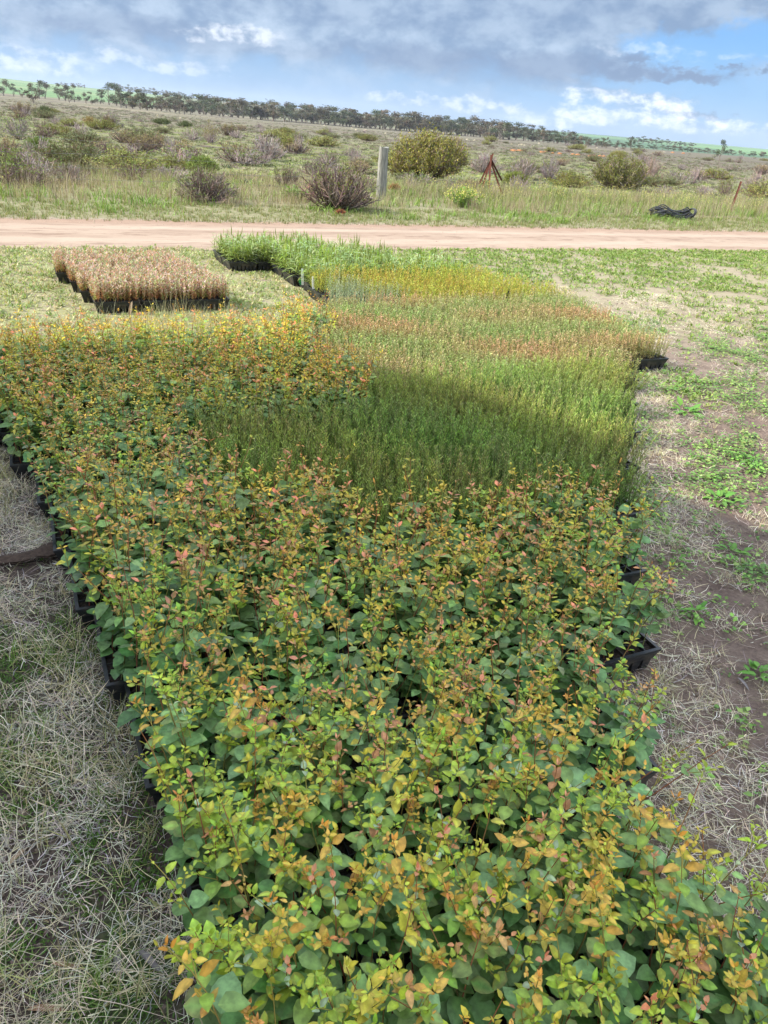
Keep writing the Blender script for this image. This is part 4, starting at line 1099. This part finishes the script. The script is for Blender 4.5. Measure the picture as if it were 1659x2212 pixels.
def wild_shrubs():
    kinds = [(BARE, [(.20, .25, .08)], .2, 'brown twiggy'), (BRN, [(.20, .22, .06), (.26, .27, .08)], .8, 'olive green'), (GREYP, [], 0, 'grey leafless'), (BRN, [(.14, .16, .075), (.18, .19, .09)], .8, 'dull green'), (GREYP, [(.2, .26, .08)], .4, 'grey-green'), (BARE, [(.3, .24, .12)], .5, 'rusty brown')]
    lib = []
    for j in range(12):
        tw, lv, lf, nm = kinds[j % 6]; B, L = make_shrub(400+j, 1.0+.5*(j % 2), .55+.1*(j % 3), tw, lv or OLIVE, lf, .95, 'all' if lf > .7 else 'top')
        lib.append((proto_mesh('shrub', B, [MAT['twig']]), proto_mesh('foliage', L, [MAT['far_foliage']]) if L.f else None, nm))
    r = random.Random(77)
    for i in range(170):
        X = r.uniform(-5, 1664); f = r.random(); lo = np.interp(X, [0, 1659], [235, 345]); hi = np.interp(X, [0, 1659], [410, 440]); Y = lo+(hi-lo)*f**1.5
        if abs(X-822) < 30 and Y > 330 or abs(X-1050) < 30 and Y > 340 or (1380 < X < 1520 and Y > 430): continue
        p = at_px(X, Y); k = px_size(p); s_ = r.uniform(.55, 1.1)*(1+.012*math.hypot(p[0], p[1])*.5)
        B, L, nm = lib[r.randrange(12)]
        o = bpy.data.objects.new('shrub', B); COL.objects.link(o); o.location = (p[0], p[1], p[2]-.03); o.scale = (s_*r.uniform(1, 1.5), s_*r.uniform(.8, 1.3), s_*r.uniform(.55, .9)); o.rotation_euler.z = r.uniform(0, 6.28)
        if L: c = bpy.data.objects.new('foliage', L); COL.objects.link(c); c.parent = o
        side = 'left third' if X < 553 else 'middle' if X < 1106 else 'right third'; dep = 'close behind the verge' if f > .55 else 'in mid field' if f > .2 else 'far off'
        tag(o, 'small %s scrub bush %s in the %s of the field' % (nm, dep, side), 'scrub bush', 'scattered small bushes of the heath')
wild_shrubs()

def build_shrubs():
    for i, (X, Y, wp, hp, tw, lv, lf, cv, lab) in enumerate(SHRUBS):
        p = at_px(X, Y); k = px_size(p); w, h = wp*k*.97, hp*k*.84
        B, L = make_shrub(100+i, w, h, tw, lv or OLIVE, lf, 1.9 if wp > 110 else 1.35 if wp > 60 else .9, cv)
        o = link('shrub', proto_mesh('shrub', B, [MAT['twig']]), None, (p[0], p[1], p[2]-.02)); tag(o, lab, 'shrub')
        if L.f: link('foliage', proto_mesh('foliage', L, [MAT['far_foliage']]), o)
build_shrubs()

def build_flower_weeds():
    r = random.Random(71)
    for X, Y, wp, hp, lab in ((1000, 447, 86, 44, 'bushy yellow-flowering weed between post and rusty pickets'), (28, 400, 30, 22, 'small yellow-flowering weed at the left edge of the verge'), (640, 432, 70, 30, 'bright green leafy weed left of the large brown bush')):
        p = at_px(X, Y); k = px_size(p); w, h = wp*k, hp*k
        S, L = Proto(), Proto(); F_ = Proto()
        for _ in range(60):
            a = r.uniform(0, 6.28); q = r.random()**.6; T = np.array([math.cos(a)*q*w/2, math.sin(a)*q*w/2, h*r.uniform(.6, 1)*math.sqrt(1-q*q*.7)])
            S.tube([(T[0]*.25, T[1]*.25, 0), tuple(T*np.array([.6, .6, .5])), tuple(T)], .006, .003, (.22, .28, .09), 3)
            for _ in range(12):
                t = r.uniform(.1, 1); pp = T*np.array([.25+.75*t, .25+.75*t, t]); b_ = r.uniform(0, 6.28)
                d = np.array([math.cos(b_), math.sin(b_), r.uniform(-.2, .8)]); d /= np.linalg.norm(d)
                L.kite(pp, d, np.cross(d, [0, .2, 1]), r.uniform(.05, .11), .04, jit((.17, .30, .055), .3, r))
            if 'yellow' in lab:
                for _ in range(6):
                    F_.kite(T+np.array([r.gauss(0, .035), r.gauss(0, .035), r.gauss(0, .03)]), np.array([r.uniform(-.7, .7), r.uniform(-.7, .7), .7]), np.array([1, 0, .1]), .028, .022, jit((.60, .56, .16), .15, r))
        o = link('flowering_weed' if F_.f else 'leafy_weed', proto_mesh('weed', S, [MAT['weed_leaf']]), None, p); tag(o, lab, 'weed')
        link('leaves', proto_mesh('leaves', L, [MAT['weed_leaf']]), o)
        if F_.f: link('flowers', proto_mesh('flowers', F_, [MAT['weed_leaf']]), o)
build_flower_weeds()

# ------------------------------------------------------------------ trees
def make_tree(seed, h=1.0, style='gum'):
    """unit-height tree: forked trunk, umbrella clumps of foliage with gaps"""
    r = random.Random(seed); T, Cn = Proto(), Proto()
    bark = r.choice([(.22, .18, .145), (.30, .26, .22), (.17, .13, .11)])
    fork = r.uniform(.06, .2); base_c = jit((.105, .11, .062), .2, r) if seed % 3 else jit((.13, .115, .08), .15, r)
    nl = r.randint(3, 5); ends = []
    T.tube([(0, 0, -.02), (r.gauss(0, .01), r.gauss(0, .01), fork*.6), (0, 0, fork)], .030, .022, bark, 5)
    wd = r.uniform(.20, .34)
    for k in range(nl):
        a = k*6.28/nl+r.uniform(-.5, .5); R_ = r.uniform(.5, 1)*wd; z = r.uniform(.22, .82)
        e = np.array([math.cos(a)*R_, math.sin(a)*R_, z]); m_ = np.array([e[0]*.55, e[1]*.55, (z+fork)/2-.02])
        T.tube([(0, 0, fork), tuple(m_), tuple(e)], .016, .006, bark, 4); ends.append(e)
    ends.append(np.array([r.gauss(0, .04), r.gauss(0, .04), .9])); T.tube([(0, 0, fork), (0, .01, .6), tuple(ends[-1])], .015, .005, bark, 4)
    for e in ends:
        for s_ in range(r.randint(2, 3)):
            c = e+np.array([r.gauss(0, .06), r.gauss(0, .06), r.gauss(0, .04)]); rx = r.uniform(.11, .18); rz_ = rx*r.uniform(.6, .95)
            shade = jit(base_c, .22, r)
            for _ in range(80):
                v_ = np.array([r.gauss(0, 1), r.gauss(0, 1), r.gauss(0, 1)]); v_ /= np.linalg.norm(v_); v_ *= r.random()**.4
                pp = c+v_*np.array([rx, rx, rz_])
                dd = np.array([r.gauss(0, 1), r.gauss(0, 1), r.gauss(-.2, .6)]); dd /= np.linalg.norm(dd); s2 = np.cross(dd, [r.uniform(-1, 1), r.uniform(-1, 1), .4]); s2 /= np.linalg.norm(s2)+1e-6
                Cn.kite(pp, dd, s2, r.uniform(.04, .08), r.uniform(.022, .04), jit(shade, .3, r))
    return proto_mesh('tree', T, [MAT['twig']]), proto_mesh('crown', Cn, [MAT['far_foliage']])
TREES = [make_tree(200+i) for i in range(12)]
def put_tree(x, y, h, label, group, name='gum_tree', wide=1.0, i=None, dz=0.0):
    T, Cn = TREES[random.randrange(len(TREES)) if i is None else i]
    o = bpy.data.objects.new(name, T); COL.objects.link(o); o.location = (x, y, float(height(x, y))+dz); o.rotation_euler.z = random.uniform(0, 6.28)
    o.scale = (h*wide, h*wide, h)
    c = bpy.data.objects.new('crown', Cn); COL.objects.link(c); c.parent = o
    tag(o, label, 'tree', group)
def build_trees():
    bx = [10, 220, 290, 500, 566, 636, 736, 870, 986, 1100, 1256, 1300]; by = [208, 226, 236, 255, 259, 264, 273, 283, 293, 303, 316, 320]
    ty = [181, 193, 204, 222, 224, 234, 240, 251, 260, 270, 293, 300]
    # loose left group
    for X, Y, hp, w in ((8, 207, 26, 1.4), (30, 209, 20, 1.2), (48, 211, 15, 1.1), (72, 222, 30, 1.3), (86, 214, 30, 1.4), (98, 214, 26, 1.2), (128, 217, 26, 1.3), (142, 220, 28, 1.2), (150, 223, 18, 1.4), (162, 222, 28, 1.1),
                        (186, 225, 18, 1.0), (199, 226, 20, 1.2), (217, 226, 24, 1.1), (236, 227, 36, 1.2), (252, 230, 36, 1.1), (262, 233, 33, 1.2)):
        p = at_px(X, Y); put_tree(p[0], p[1], hp*px_size(p)*1.2, 'loose gum tree standing apart below the green hill at left', 'scattered gums below the green hill', wide=w)
    # windbreak
    X = 276.
    while X < 1300:
        b_ = np.interp(X, bx, by); t_ = np.interp(X, bx, ty)
        gapd = 596 < X < 616
        for row in range(2):
            if gapd: continue
            Y = b_-row*1.0+random.uniform(-.8, .8)
            p = at_px(X+random.uniform(-4, 4), Y); hp = (Y-t_)*random.uniform(.62, 1.08)
            seg = 'left of the wooden post' if X < 620 else 'above the big olive bush' if X < 1010 else 'thinning out towards the right'
            put_tree(p[0], p[1], 1.1*hp*px_size(p), 'gum tree in the long windbreak, the stretch %s' % seg, 'gum trees in the long windbreak', wide=random.uniform(1.2, 2.1))
        X += random.uniform(10, 18)*(.8 if X > 640 else 1)
    # ridge at upper left
    X = 246.
    while X < 440:
        sk = np.interp(X, [200, 500], [190, 219]); p = at_px(X, sk+2.0)
        put_tree(p[0], p[1], random.uniform(7, 12)*px_size(p)*np.interp(X, [240, 440], [1.35, .8]), 'small dark tree in the row on the hill crest at upper left', 'trees on the hill crest', wide=1.5); X += random.uniform(5, 10)
    for X, Y, hp in ((133, 184, 6), (155, 186, 6), (160, 186.5, 6), (169, 188, 8), (175, 189, 7), (182, 190, 6)):
        p = at_px(X, Y+1.5); put_tree(p[0], p[1], (hp+1.5)*px_size(p), 'tiny lone tree on the bare green crest', 'lone trees on the green crest', wide=1.3)
    for X, Y, hp in ((640, 236, 5), (655, 236, 5), (700, 240, 5), (760, 243, 6), (850, 252, 6), (1045, 270, 5), (1215, 287, 5), (1225, 288, 6)):
        p = at_px(X, Y+1.5); put_tree(p[0], p[1], (hp+1.5)*px_size(p), 'faint distant tree on the far ridge beyond the windbreak', 'distant trees on the far ridge', wide=2.0)
    # far right
    for X, Y, hp, w, lab in ((1553, 347, 41, .75, 'lone slender tree in the open right-hand field'), (1310, 322, 22, .9, 'dark tree left of a pair beyond the sand heaps'), (1362, 322, 24, .8, 'upright dark tree of the pair beyond the sand heaps'), (1330, 321, 16, 1.2, 'broad short tree between the pair beyond the sand heaps')):
        p = at_px(X, Y); put_tree(p[0], p[1], hp*px_size(p), lab, None, wide=w)
    for X in range(1358, 1500, 10):
        Y = np.interp(X, [1358, 1500], [308, 318]); p = at_px(X+random.uniform(-3, 3), Y); put_tree(p[0], p[1], random.uniform(9, 14)*px_size(p)*np.interp(X, [1358, 1400, 1500], [1.1, 1, .7]), 'dark rounded tree in the far clump at right', 'trees in the far clump at right', wide=2.0)
    for X in range(1310, 1662, 11):
        Y = np.interp(X, [1310, 1659], [316, 340]); p = at_px(X+random.uniform(-4, 4), Y); put_tree(p[0], p[1], random.uniform(6, 11)*px_size(p), 'low olive tree in the thin line along the right horizon', 'low trees along the right horizon', wide=2.6)
build_trees()

# ------------------------------------------------------------------ heaps of sand and rubble in the field
def build_heaps():
    r = random.Random(81)
    def heap(X, Y, wp, hp, mat, lab, grp):
        p = at_px(X, Y); k = px_size(p); w, h = wp*k, hp*k
        pr = Proto(); n, m_ = 12, 5; rs = [[r.uniform(.8, 1.2) for _ in range(n)] for _ in range(m_+1)]
        def P_(i, j):
            f = i/m_; rr = math.cos(f*1.5)*rs[i][j % n]; a = 6.283*(j % n)/n
            return (math.cos(a)*rr*w/2, math.sin(a)*rr*w/2*.9, h*math.sin(f*1.5)*(.9+.2*rs[i][j % n]-.2) - .02)
        for i in range(m_):
            for j in range(n): pr.quad(P_(i, j), P_(i, j+1), P_(i+1, j+1), P_(i+1, j), (1, 1, 1))
        tag(link('earth_heap', proto_mesh('earth_heap', pr, [mat], True), None, p), lab, 'earth heap', grp)
    z3 = lambda a, b_: ((1280+a*.3858)*.864, (250+b_*.3858)*.864)
    for a, b_, w in ((10, 330, 26), (50, 330, 26), (80, 333, 20), (190, 340, 20), (215, 340, 16), (262, 348, 14), (310, 350, 18), (395, 356, 18), (425, 358, 22), (505, 365, 16), (530, 364, 18), (570, 366, 14), (595, 368, 16), (1040, 346, 16), (1110, 350, 14)):
        X, Y = z3(a, b_); heap(X, Y, w*.6, 3.6, MAT['orange_earth'], 'low orange earth heap in the far right field', 'orange earth heaps')
    for a, b_, w in ((45, 295, 10), (80, 297, 10), (140, 303, 10), (210, 313, 16), (263, 320, 14), (343, 325, 16), (387, 332, 18), (420, 305, 10), (175, 285, 10), (500, 315, 10), (550, 315, 10), (985, 342, 14), (680, 322, 10)):
        X, Y = z3(a, b_); heap(X, Y, w*.55, 2.6, MAT['limestone_rubble'], 'small whitish limestone heap in the far right field', 'whitish limestone heaps at right')
    for X, Y, w in ((191, 239, 7), (295, 248, 6), (341, 250, 6), (390, 256, 6), (48, 230, 8), (760, 278, 7), (790, 282, 10), (770, 281, 6), (620, 262, 5), (658, 270, 6), (700, 273, 7), (833, 289, 6), (865, 293, 5), (1009, 302, 6), (1025, 304, 6), (985, 298, 6), (1105, 313, 7), (1127, 313, 6), (606, 255, 5), (1060, 311, 7)):
        heap(X, Y, w, 2.4, MAT['limestone_rubble'], 'tiny whitish limestone heap below the windbreak', 'whitish limestone heaps below the windbreak')
    for X, Y, w in ((735, 0, 0),):
        pass
build_heaps()

# ------------------------------------------------------------------ post, pickets, pipes, wire, odds and ends
def build_furniture():
    r = random.Random(91)
    p = at_px(822, 429); k = px_size(p)
    pr = Proto(); n = 14; H_ = 100*k; R_ = 10.5*k; lv = 12
    prof = [[1+r.uniform(-.05, .05) for _ in range(n)] for _ in range(lv+1)]
    def V_(i, j):
        z = H_*i/lv; a = 6.283*(j % n)/n; q = R_*(1.04-.06*i/lv)*prof[i][j % n]*(1+.06*math.sin(a*3+1))
        if i == lv: z += .012*math.sin(a*2)
        return (math.cos(a)*q, math.sin(a)*q, z-.1*(i == 0))
    for i in range(lv):
        for j in range(n): pr.quad(V_(i, j), V_(i, j+1), V_(i+1, j+1), V_(i+1, j), (1, 1, 1))
    for j in range(n):
        a, b_ = V_(lv, j), V_(lv, j+1); z = H_-.004
        pr.quad(a, b_, (b_[0]*.5, b_[1]*.5, z), (a[0]*.5, a[1]*.5, z), (1, 1, 1)); pr.quad((a[0]*.5, a[1]*.5, z), (b_[0]*.5, b_[1]*.5, z), (0, 0, z), (0, 0, z), (1, 1, 1))
    post = tag(link('fence_post', proto_mesh('fence_post', pr, [MAT['grey_wood']], True), None, p), 'thick weathered grey timber post standing in the verge', 'fence post')
    # wires
    w = Proto(); U0, Vv = toUV(p[0], p[1])
    q = at_px(1580, 456); U1 = toUV(q[0], q[1])[0]
    for z in (.18, .38, .6, .85):
        pts = []
        for uu in np.arange(-14, U0+.01, 1.4): x, y = UV(uu, Vv+.0); pts.append((x, y, z+.02*math.sin(uu*1.7+z*9)))
        x, y = UV(U0-R_*1.02, Vv); pts.append((x, y, z)); w.tube(pts, .003, .003, (1, 1, 1), 3)
    tag(link('wire_fence', proto_mesh('wire_fence', w, [MAT['galvanised_wire']])), 'thin sagging fence wires running left from the timber post', 'wire fence')
    # tripod of rusty star pickets
    p = at_px(1052, 418); k = px_size(p)
    def bar(pr, a, b_, wd):
        a, b_ = np.array(a), np.array(b_); d = (b_-a)/np.linalg.norm(b_-a); s1 = np.cross(d, [0, 1, .1]); s1 /= np.linalg.norm(s1); s2 = np.cross(d, s1)
        for t in (0, 2.09, 4.19):
            s_ = math.cos(t)*s1+math.sin(t)*s2; o = np.cross(d, s_)*.003
            pr.quad(tuple(a+o), tuple(a+s_*wd+o), tuple(b_+s_*wd+o), tuple(b_+o), (1, 1, 1)); pr.quad(tuple(a-o), tuple(b_-o), tuple(b_+s_*wd-o), tuple(a+s_*wd-o), (1, 1, 1))
    H_ = 78*k
    root = bpy.data.objects.new('rusty_pickets', None); COL.objects.link(root); root.location = p
    tag(root, 'rusty steel pickets leaning together as a tripod', 'steel pickets')
    for a, b_ in (((-.17, .0, 0), (.03, .0, H_)), ((.02, -.3, 0), (-.01, .02, H_*.96)), ((.42, -.05, 0), (0, 0, H_*.80)), ((.38, .2, H_*.35), (-.02, 0, H_*.88)), ((-.22, .25, H_*.2), (.02, 0, H_*.9))):
        b2 = Proto(); bar(b2, a, b_, .028); link('picket', proto_mesh('picket', b2, [MAT['rusty_steel']]), root)
    # leaning picket at right
    p = at_px(1578, 455); k = px_size(p); b2 = Proto(); bar(b2, (0, 0, -.05), (9*k, .1, 58*k), .03)
    for i in range(5): box(b2, 9*k*(.3+.14*i)+.018, 9*k*(.3+.14*i)+.026, .03, .04, 58*k*(.3+.14*i), 58*k*(.3+.14*i)+.012)
    tag(link('steel_picket', proto_mesh('steel_picket', b2, [MAT['rusty_steel']]), None, p), 'single rusty picket leaning in the yellow weeds at right', 'steel picket')
    # bundle of black irrigation pipe
    p = at_px(1451, 473); k = px_size(p); b2 = Proto(); L = 100*k; rr = random.Random(3)
    for i in range(20):
        yy = rr.gauss(0, .13); zz = .03+abs(rr.gauss(.12, .09)); ph = rr.uniform(0, 6); pts = []
        x0, x1 = -L/2+rr.uniform(0, .12), L/2-rr.uniform(0, .12)
        for j in range(14):
            f = j/13; hump = .09*math.exp(-((f-.25)/.2)**2)+.07*math.exp(-((f-.92)/.08)**2)
            pts.append((x0+(x1-x0)*f, yy+.03*math.sin(6*f+ph), zz*(.7)+hump+.015*math.sin(9*f+ph)))
        b2.tube(pts, .013, .013, (1, 1, 1), 5)
    for j in range(3):
        pts = [(L*(.40+.02*j)+.09*math.cos(a)*.6, .16*math.sin(a), .17+.12*math.cos(a)*.9) for a in np.linspace(0, 6.3, 16)]; b2.tube(pts, .013, .013, (1, 1, 1), 5)
    o = tag(link('pipe_bundle', proto_mesh('pipe_bundle', b2, [MAT['poly_pipe']], True), None, (p[0], p[1], p[2]-.03), rad(14)), 'bundle of black irrigation pipe lying in the verge at right', 'pipe bundle')
    # rust-brown dead plant by the post, rusty clump under the brown bush, straw tuft
    for X, Y, wp, hp, cols, lab, nm in ((852, 416, 38, 22, [(.26, .12, .04), (.20, .13, .05)], 'low rust-brown dead weed right behind the timber post', 'dead_weed'),
                                        (735, 466, 40, 16, [(.30, .10, .05), (.2, .09, .06)], 'reddish-brown dead weed under the large brown bush', 'dead_weed'),
                                        (668, 424, 34, 26, [(.50, .40, .26), (.42, .33, .22)], 'pale tan dry grass tussock left of the large brown bush', 'dry_tussock')):
        p = at_px(X, Y); k = px_size(p); t_ = Proto()
        for _ in range(260):
            a = r.uniform(0, 6.28); q = r.random()**.6; T = np.array([math.cos(a)*q*wp*k/2, math.sin(a)*q*wp*k/2, hp*k*math.sqrt(1-.8*q*q)*r.uniform(.5, 1)])
            d = np.array([r.gauss(0, .5), r.gauss(0, .5), .8]); d /= np.linalg.norm(d); s_ = np.cross(d, [1, .3, 0]); t_.kite(T*.55, d, s_/np.linalg.norm(s_), hp*k*.5, .02, jit(r.choice(cols), .25, r))
        tag(link(nm, proto_mesh(nm, t_, [MAT['dry_grass']]), None, p), lab, nm.replace('_', ' '))
    # fallen branch in the field at left
    p = at_px(212, 382-0); p = at_px(205, 333); k = px_size(p); b2 = Proto()
    b2.tube([(-22*k, 0, .1), (-5*k, .1, .08), (14*k, 0, .12), (20*k, 0, .05)], .06, .03, (.10, .075, .06), 5); b2.tube([(-18*k, 0, .1), (-20*k, .1, 12*k), (-22*k, 0, 20*k)], .04, .012, (.12, .09, .07), 4); b2.tube([(2*k, 0, .1), (-4*k, 0, 8*k), (-10*k, 0, 14*k)], .04, .012, (.12, .09, .07), 4)
    tag(link('fallen_branch', proto_mesh('fallen_branch', b2, [MAT['twig']], True), None, p), 'dark forked dead branch lying in the left field', 'fallen branch')
    # strip of bark at the left edge of the foreground
    p = at_px(60, 1212); b2 = Proto(); n = 12
    for i in range(n):
        def Q(t, s_):
            x = -.16+.27*t; y = -.13+.2*t+.02*math.sin(5*t); wd = .016+.012*math.sin(3*t)+(.02 if t > .8 else 0)
            return (x-s_*wd*.6, y+s_*wd, .022+.02*t+(.012 if s_ == 0 else 0)+.006*math.sin(9*t))
        for s0, s1 in ((-1, 0), (0, 1)):
            b2.quad(Q(i/n, s0), Q((i+1)/n, s0), Q((i+1)/n, s1), Q(i/n, s1), (1, 1, 1))
            lo = lambda q: (q[0], q[1], q[2]-.008)
            b2.quad(lo(Q(i/n, s0)), lo(Q(i/n, s1)), lo(Q((i+1)/n, s1)), lo(Q((i+1)/n, s0)), (1, 1, 1))
    tag(link('bark_strip', proto_mesh('bark_strip', b2, [MAT['brown_bark']], True), None, p), 'long strip of brown bark on the straw at left', 'bark strip')
    # dead leaves on the soil
    LV = [((.25, .15, .09), 'brown'), ((.34, .25, .17), 'tan'), ((.20, .18, .18), 'grey')]
    for i, (X, Y, ci, ln, lab) in enumerate(((112, 2090, 0, .07, 'brown curled gum leaf near the bottom left corner'), (255, 2120, 2, .10, 'long grey dead leaf on moss by the bottom left'), (95, 1690, 0, .04, 'small brown dead leaf on bare soil at left'),
                                      (300, 2060, 2, .09, 'grey dead leaf lying near the tray rim at bottom left'), (20, 1880, 1, .08, 'tan curled leaf at the left edge'), (280, 690, 1, .16, 'pale upright dead leaf before the pinkish bed'),
                                      (1590, 1470, 2, .07, 'grey dead leaf on the soil at right'), (1540, 1530, 1, .06, 'tan dead leaf among straw at right'), (1350, 930, 1, .08, 'tan dead leaf by the sunlit right edge'), (130, 650, 0, .14, 'brown dead twig leaf on the grass left of the pinkish bed'),
                                      (60, 2190, 0, .09, 'broad brown leaf at the very bottom left'), (1460, 1935, 1, .06, 'folded tan leaf in the straw at lower right'))):
        p = at_px(X, Y); b2 = Proto(); c, _n = LV[ci]
        up = np.array([0, 0, 1.]); d = np.array([math.cos(i*1.9), math.sin(i*1.9), .15])
        if 'upright' in lab: d = np.array([.15, 0, 1]); up = np.array([0, -1., 0])
        b2.leaf((0, 0, .014), d, up, ln*.8, ln*.16, c, 6, .6, .35, round_=.6, rib=1.25)
        o = link('fallen_leaf', proto_mesh('fallen_leaf', b2, [MAT['dry_grass']], True), None, p); tag(o, lab, 'fallen leaf')
    # larger broad-leaf weeds right of the beds
    for i, (X, Y, s_, lab) in enumerate(((1480, 895, .16, 'largest broad-leaved weed in the sun right of the beds'), (1550, 1085, .13, 'broad-leaved weed on bare soil at the shade edge'), (1580, 1200, .10, 'leafy weed on shaded soil at right'), (1635, 1470, .09, 'leafy weed at the right edge among damp soil'),
                                        (1430, 1800, .07, 'small dock-like weed beside the lowest corner tray'), (1500, 1330, .08, 'round-leaved weed between straw and soil'), (1625, 1000, .12, 'sunlit leafy weed at the right edge'), (1500, 990, .07, 'small sunlit weed below the largest one'), (1345, 905, .0, ''))):
        if not lab: continue
        p = at_px(X, Y); b2 = Proto()
        for j in range(22):
            a = r.uniform(0, 6.28); L = s_*r.uniform(.2, .5); e = r.uniform(.0, 1.0); R_ = s_*r.uniform(0, .6); d = np.array([math.cos(a)*math.cos(e), math.sin(a)*math.cos(e), math.sin(e)])
            b2.leaf((math.cos(a)*R_, math.sin(a)*R_, .01+.02*r.random()), d, np.array([-.2*math.cos(a), -.2*math.sin(a), 1.]), L, L*.5, jit((.12, .27, .045), .2, r), 4, .25, .5, rib=1.2)
        tag(link('broad_leaved_weed', proto_mesh('weed', b2, [MAT['weed_leaf']], True), None, p, r.uniform(0, 6)), lab, 'weed')
build_furniture()

# ------------------------------------------------------------------ air
def build_haze():
    m = bpy.data.materials.new('haze_air'); m.use_nodes = True; t = NT(m.node_tree)
    out = t.n('ShaderNodeOutputMaterial'); v = t.n('ShaderNodeVolumePrincipled')
    t.put(v, 'Color', (.80, .88, 1.0)); t.put(v, 'Density', HAZE); t.put(v, 'Anisotropy', .2)
    t.nt.links.new(v.outputs[0], out.inputs['Volume'])
    p = Proto(); box(p, -5300, 5300, -5300, 5300, -32, 75)
    o = link('haze', proto_mesh('haze', p, [m])); tag(o, 'thin pale haze over the far fields', 'haze', kind='stuff')
HAZE = 0.00013
build_haze()
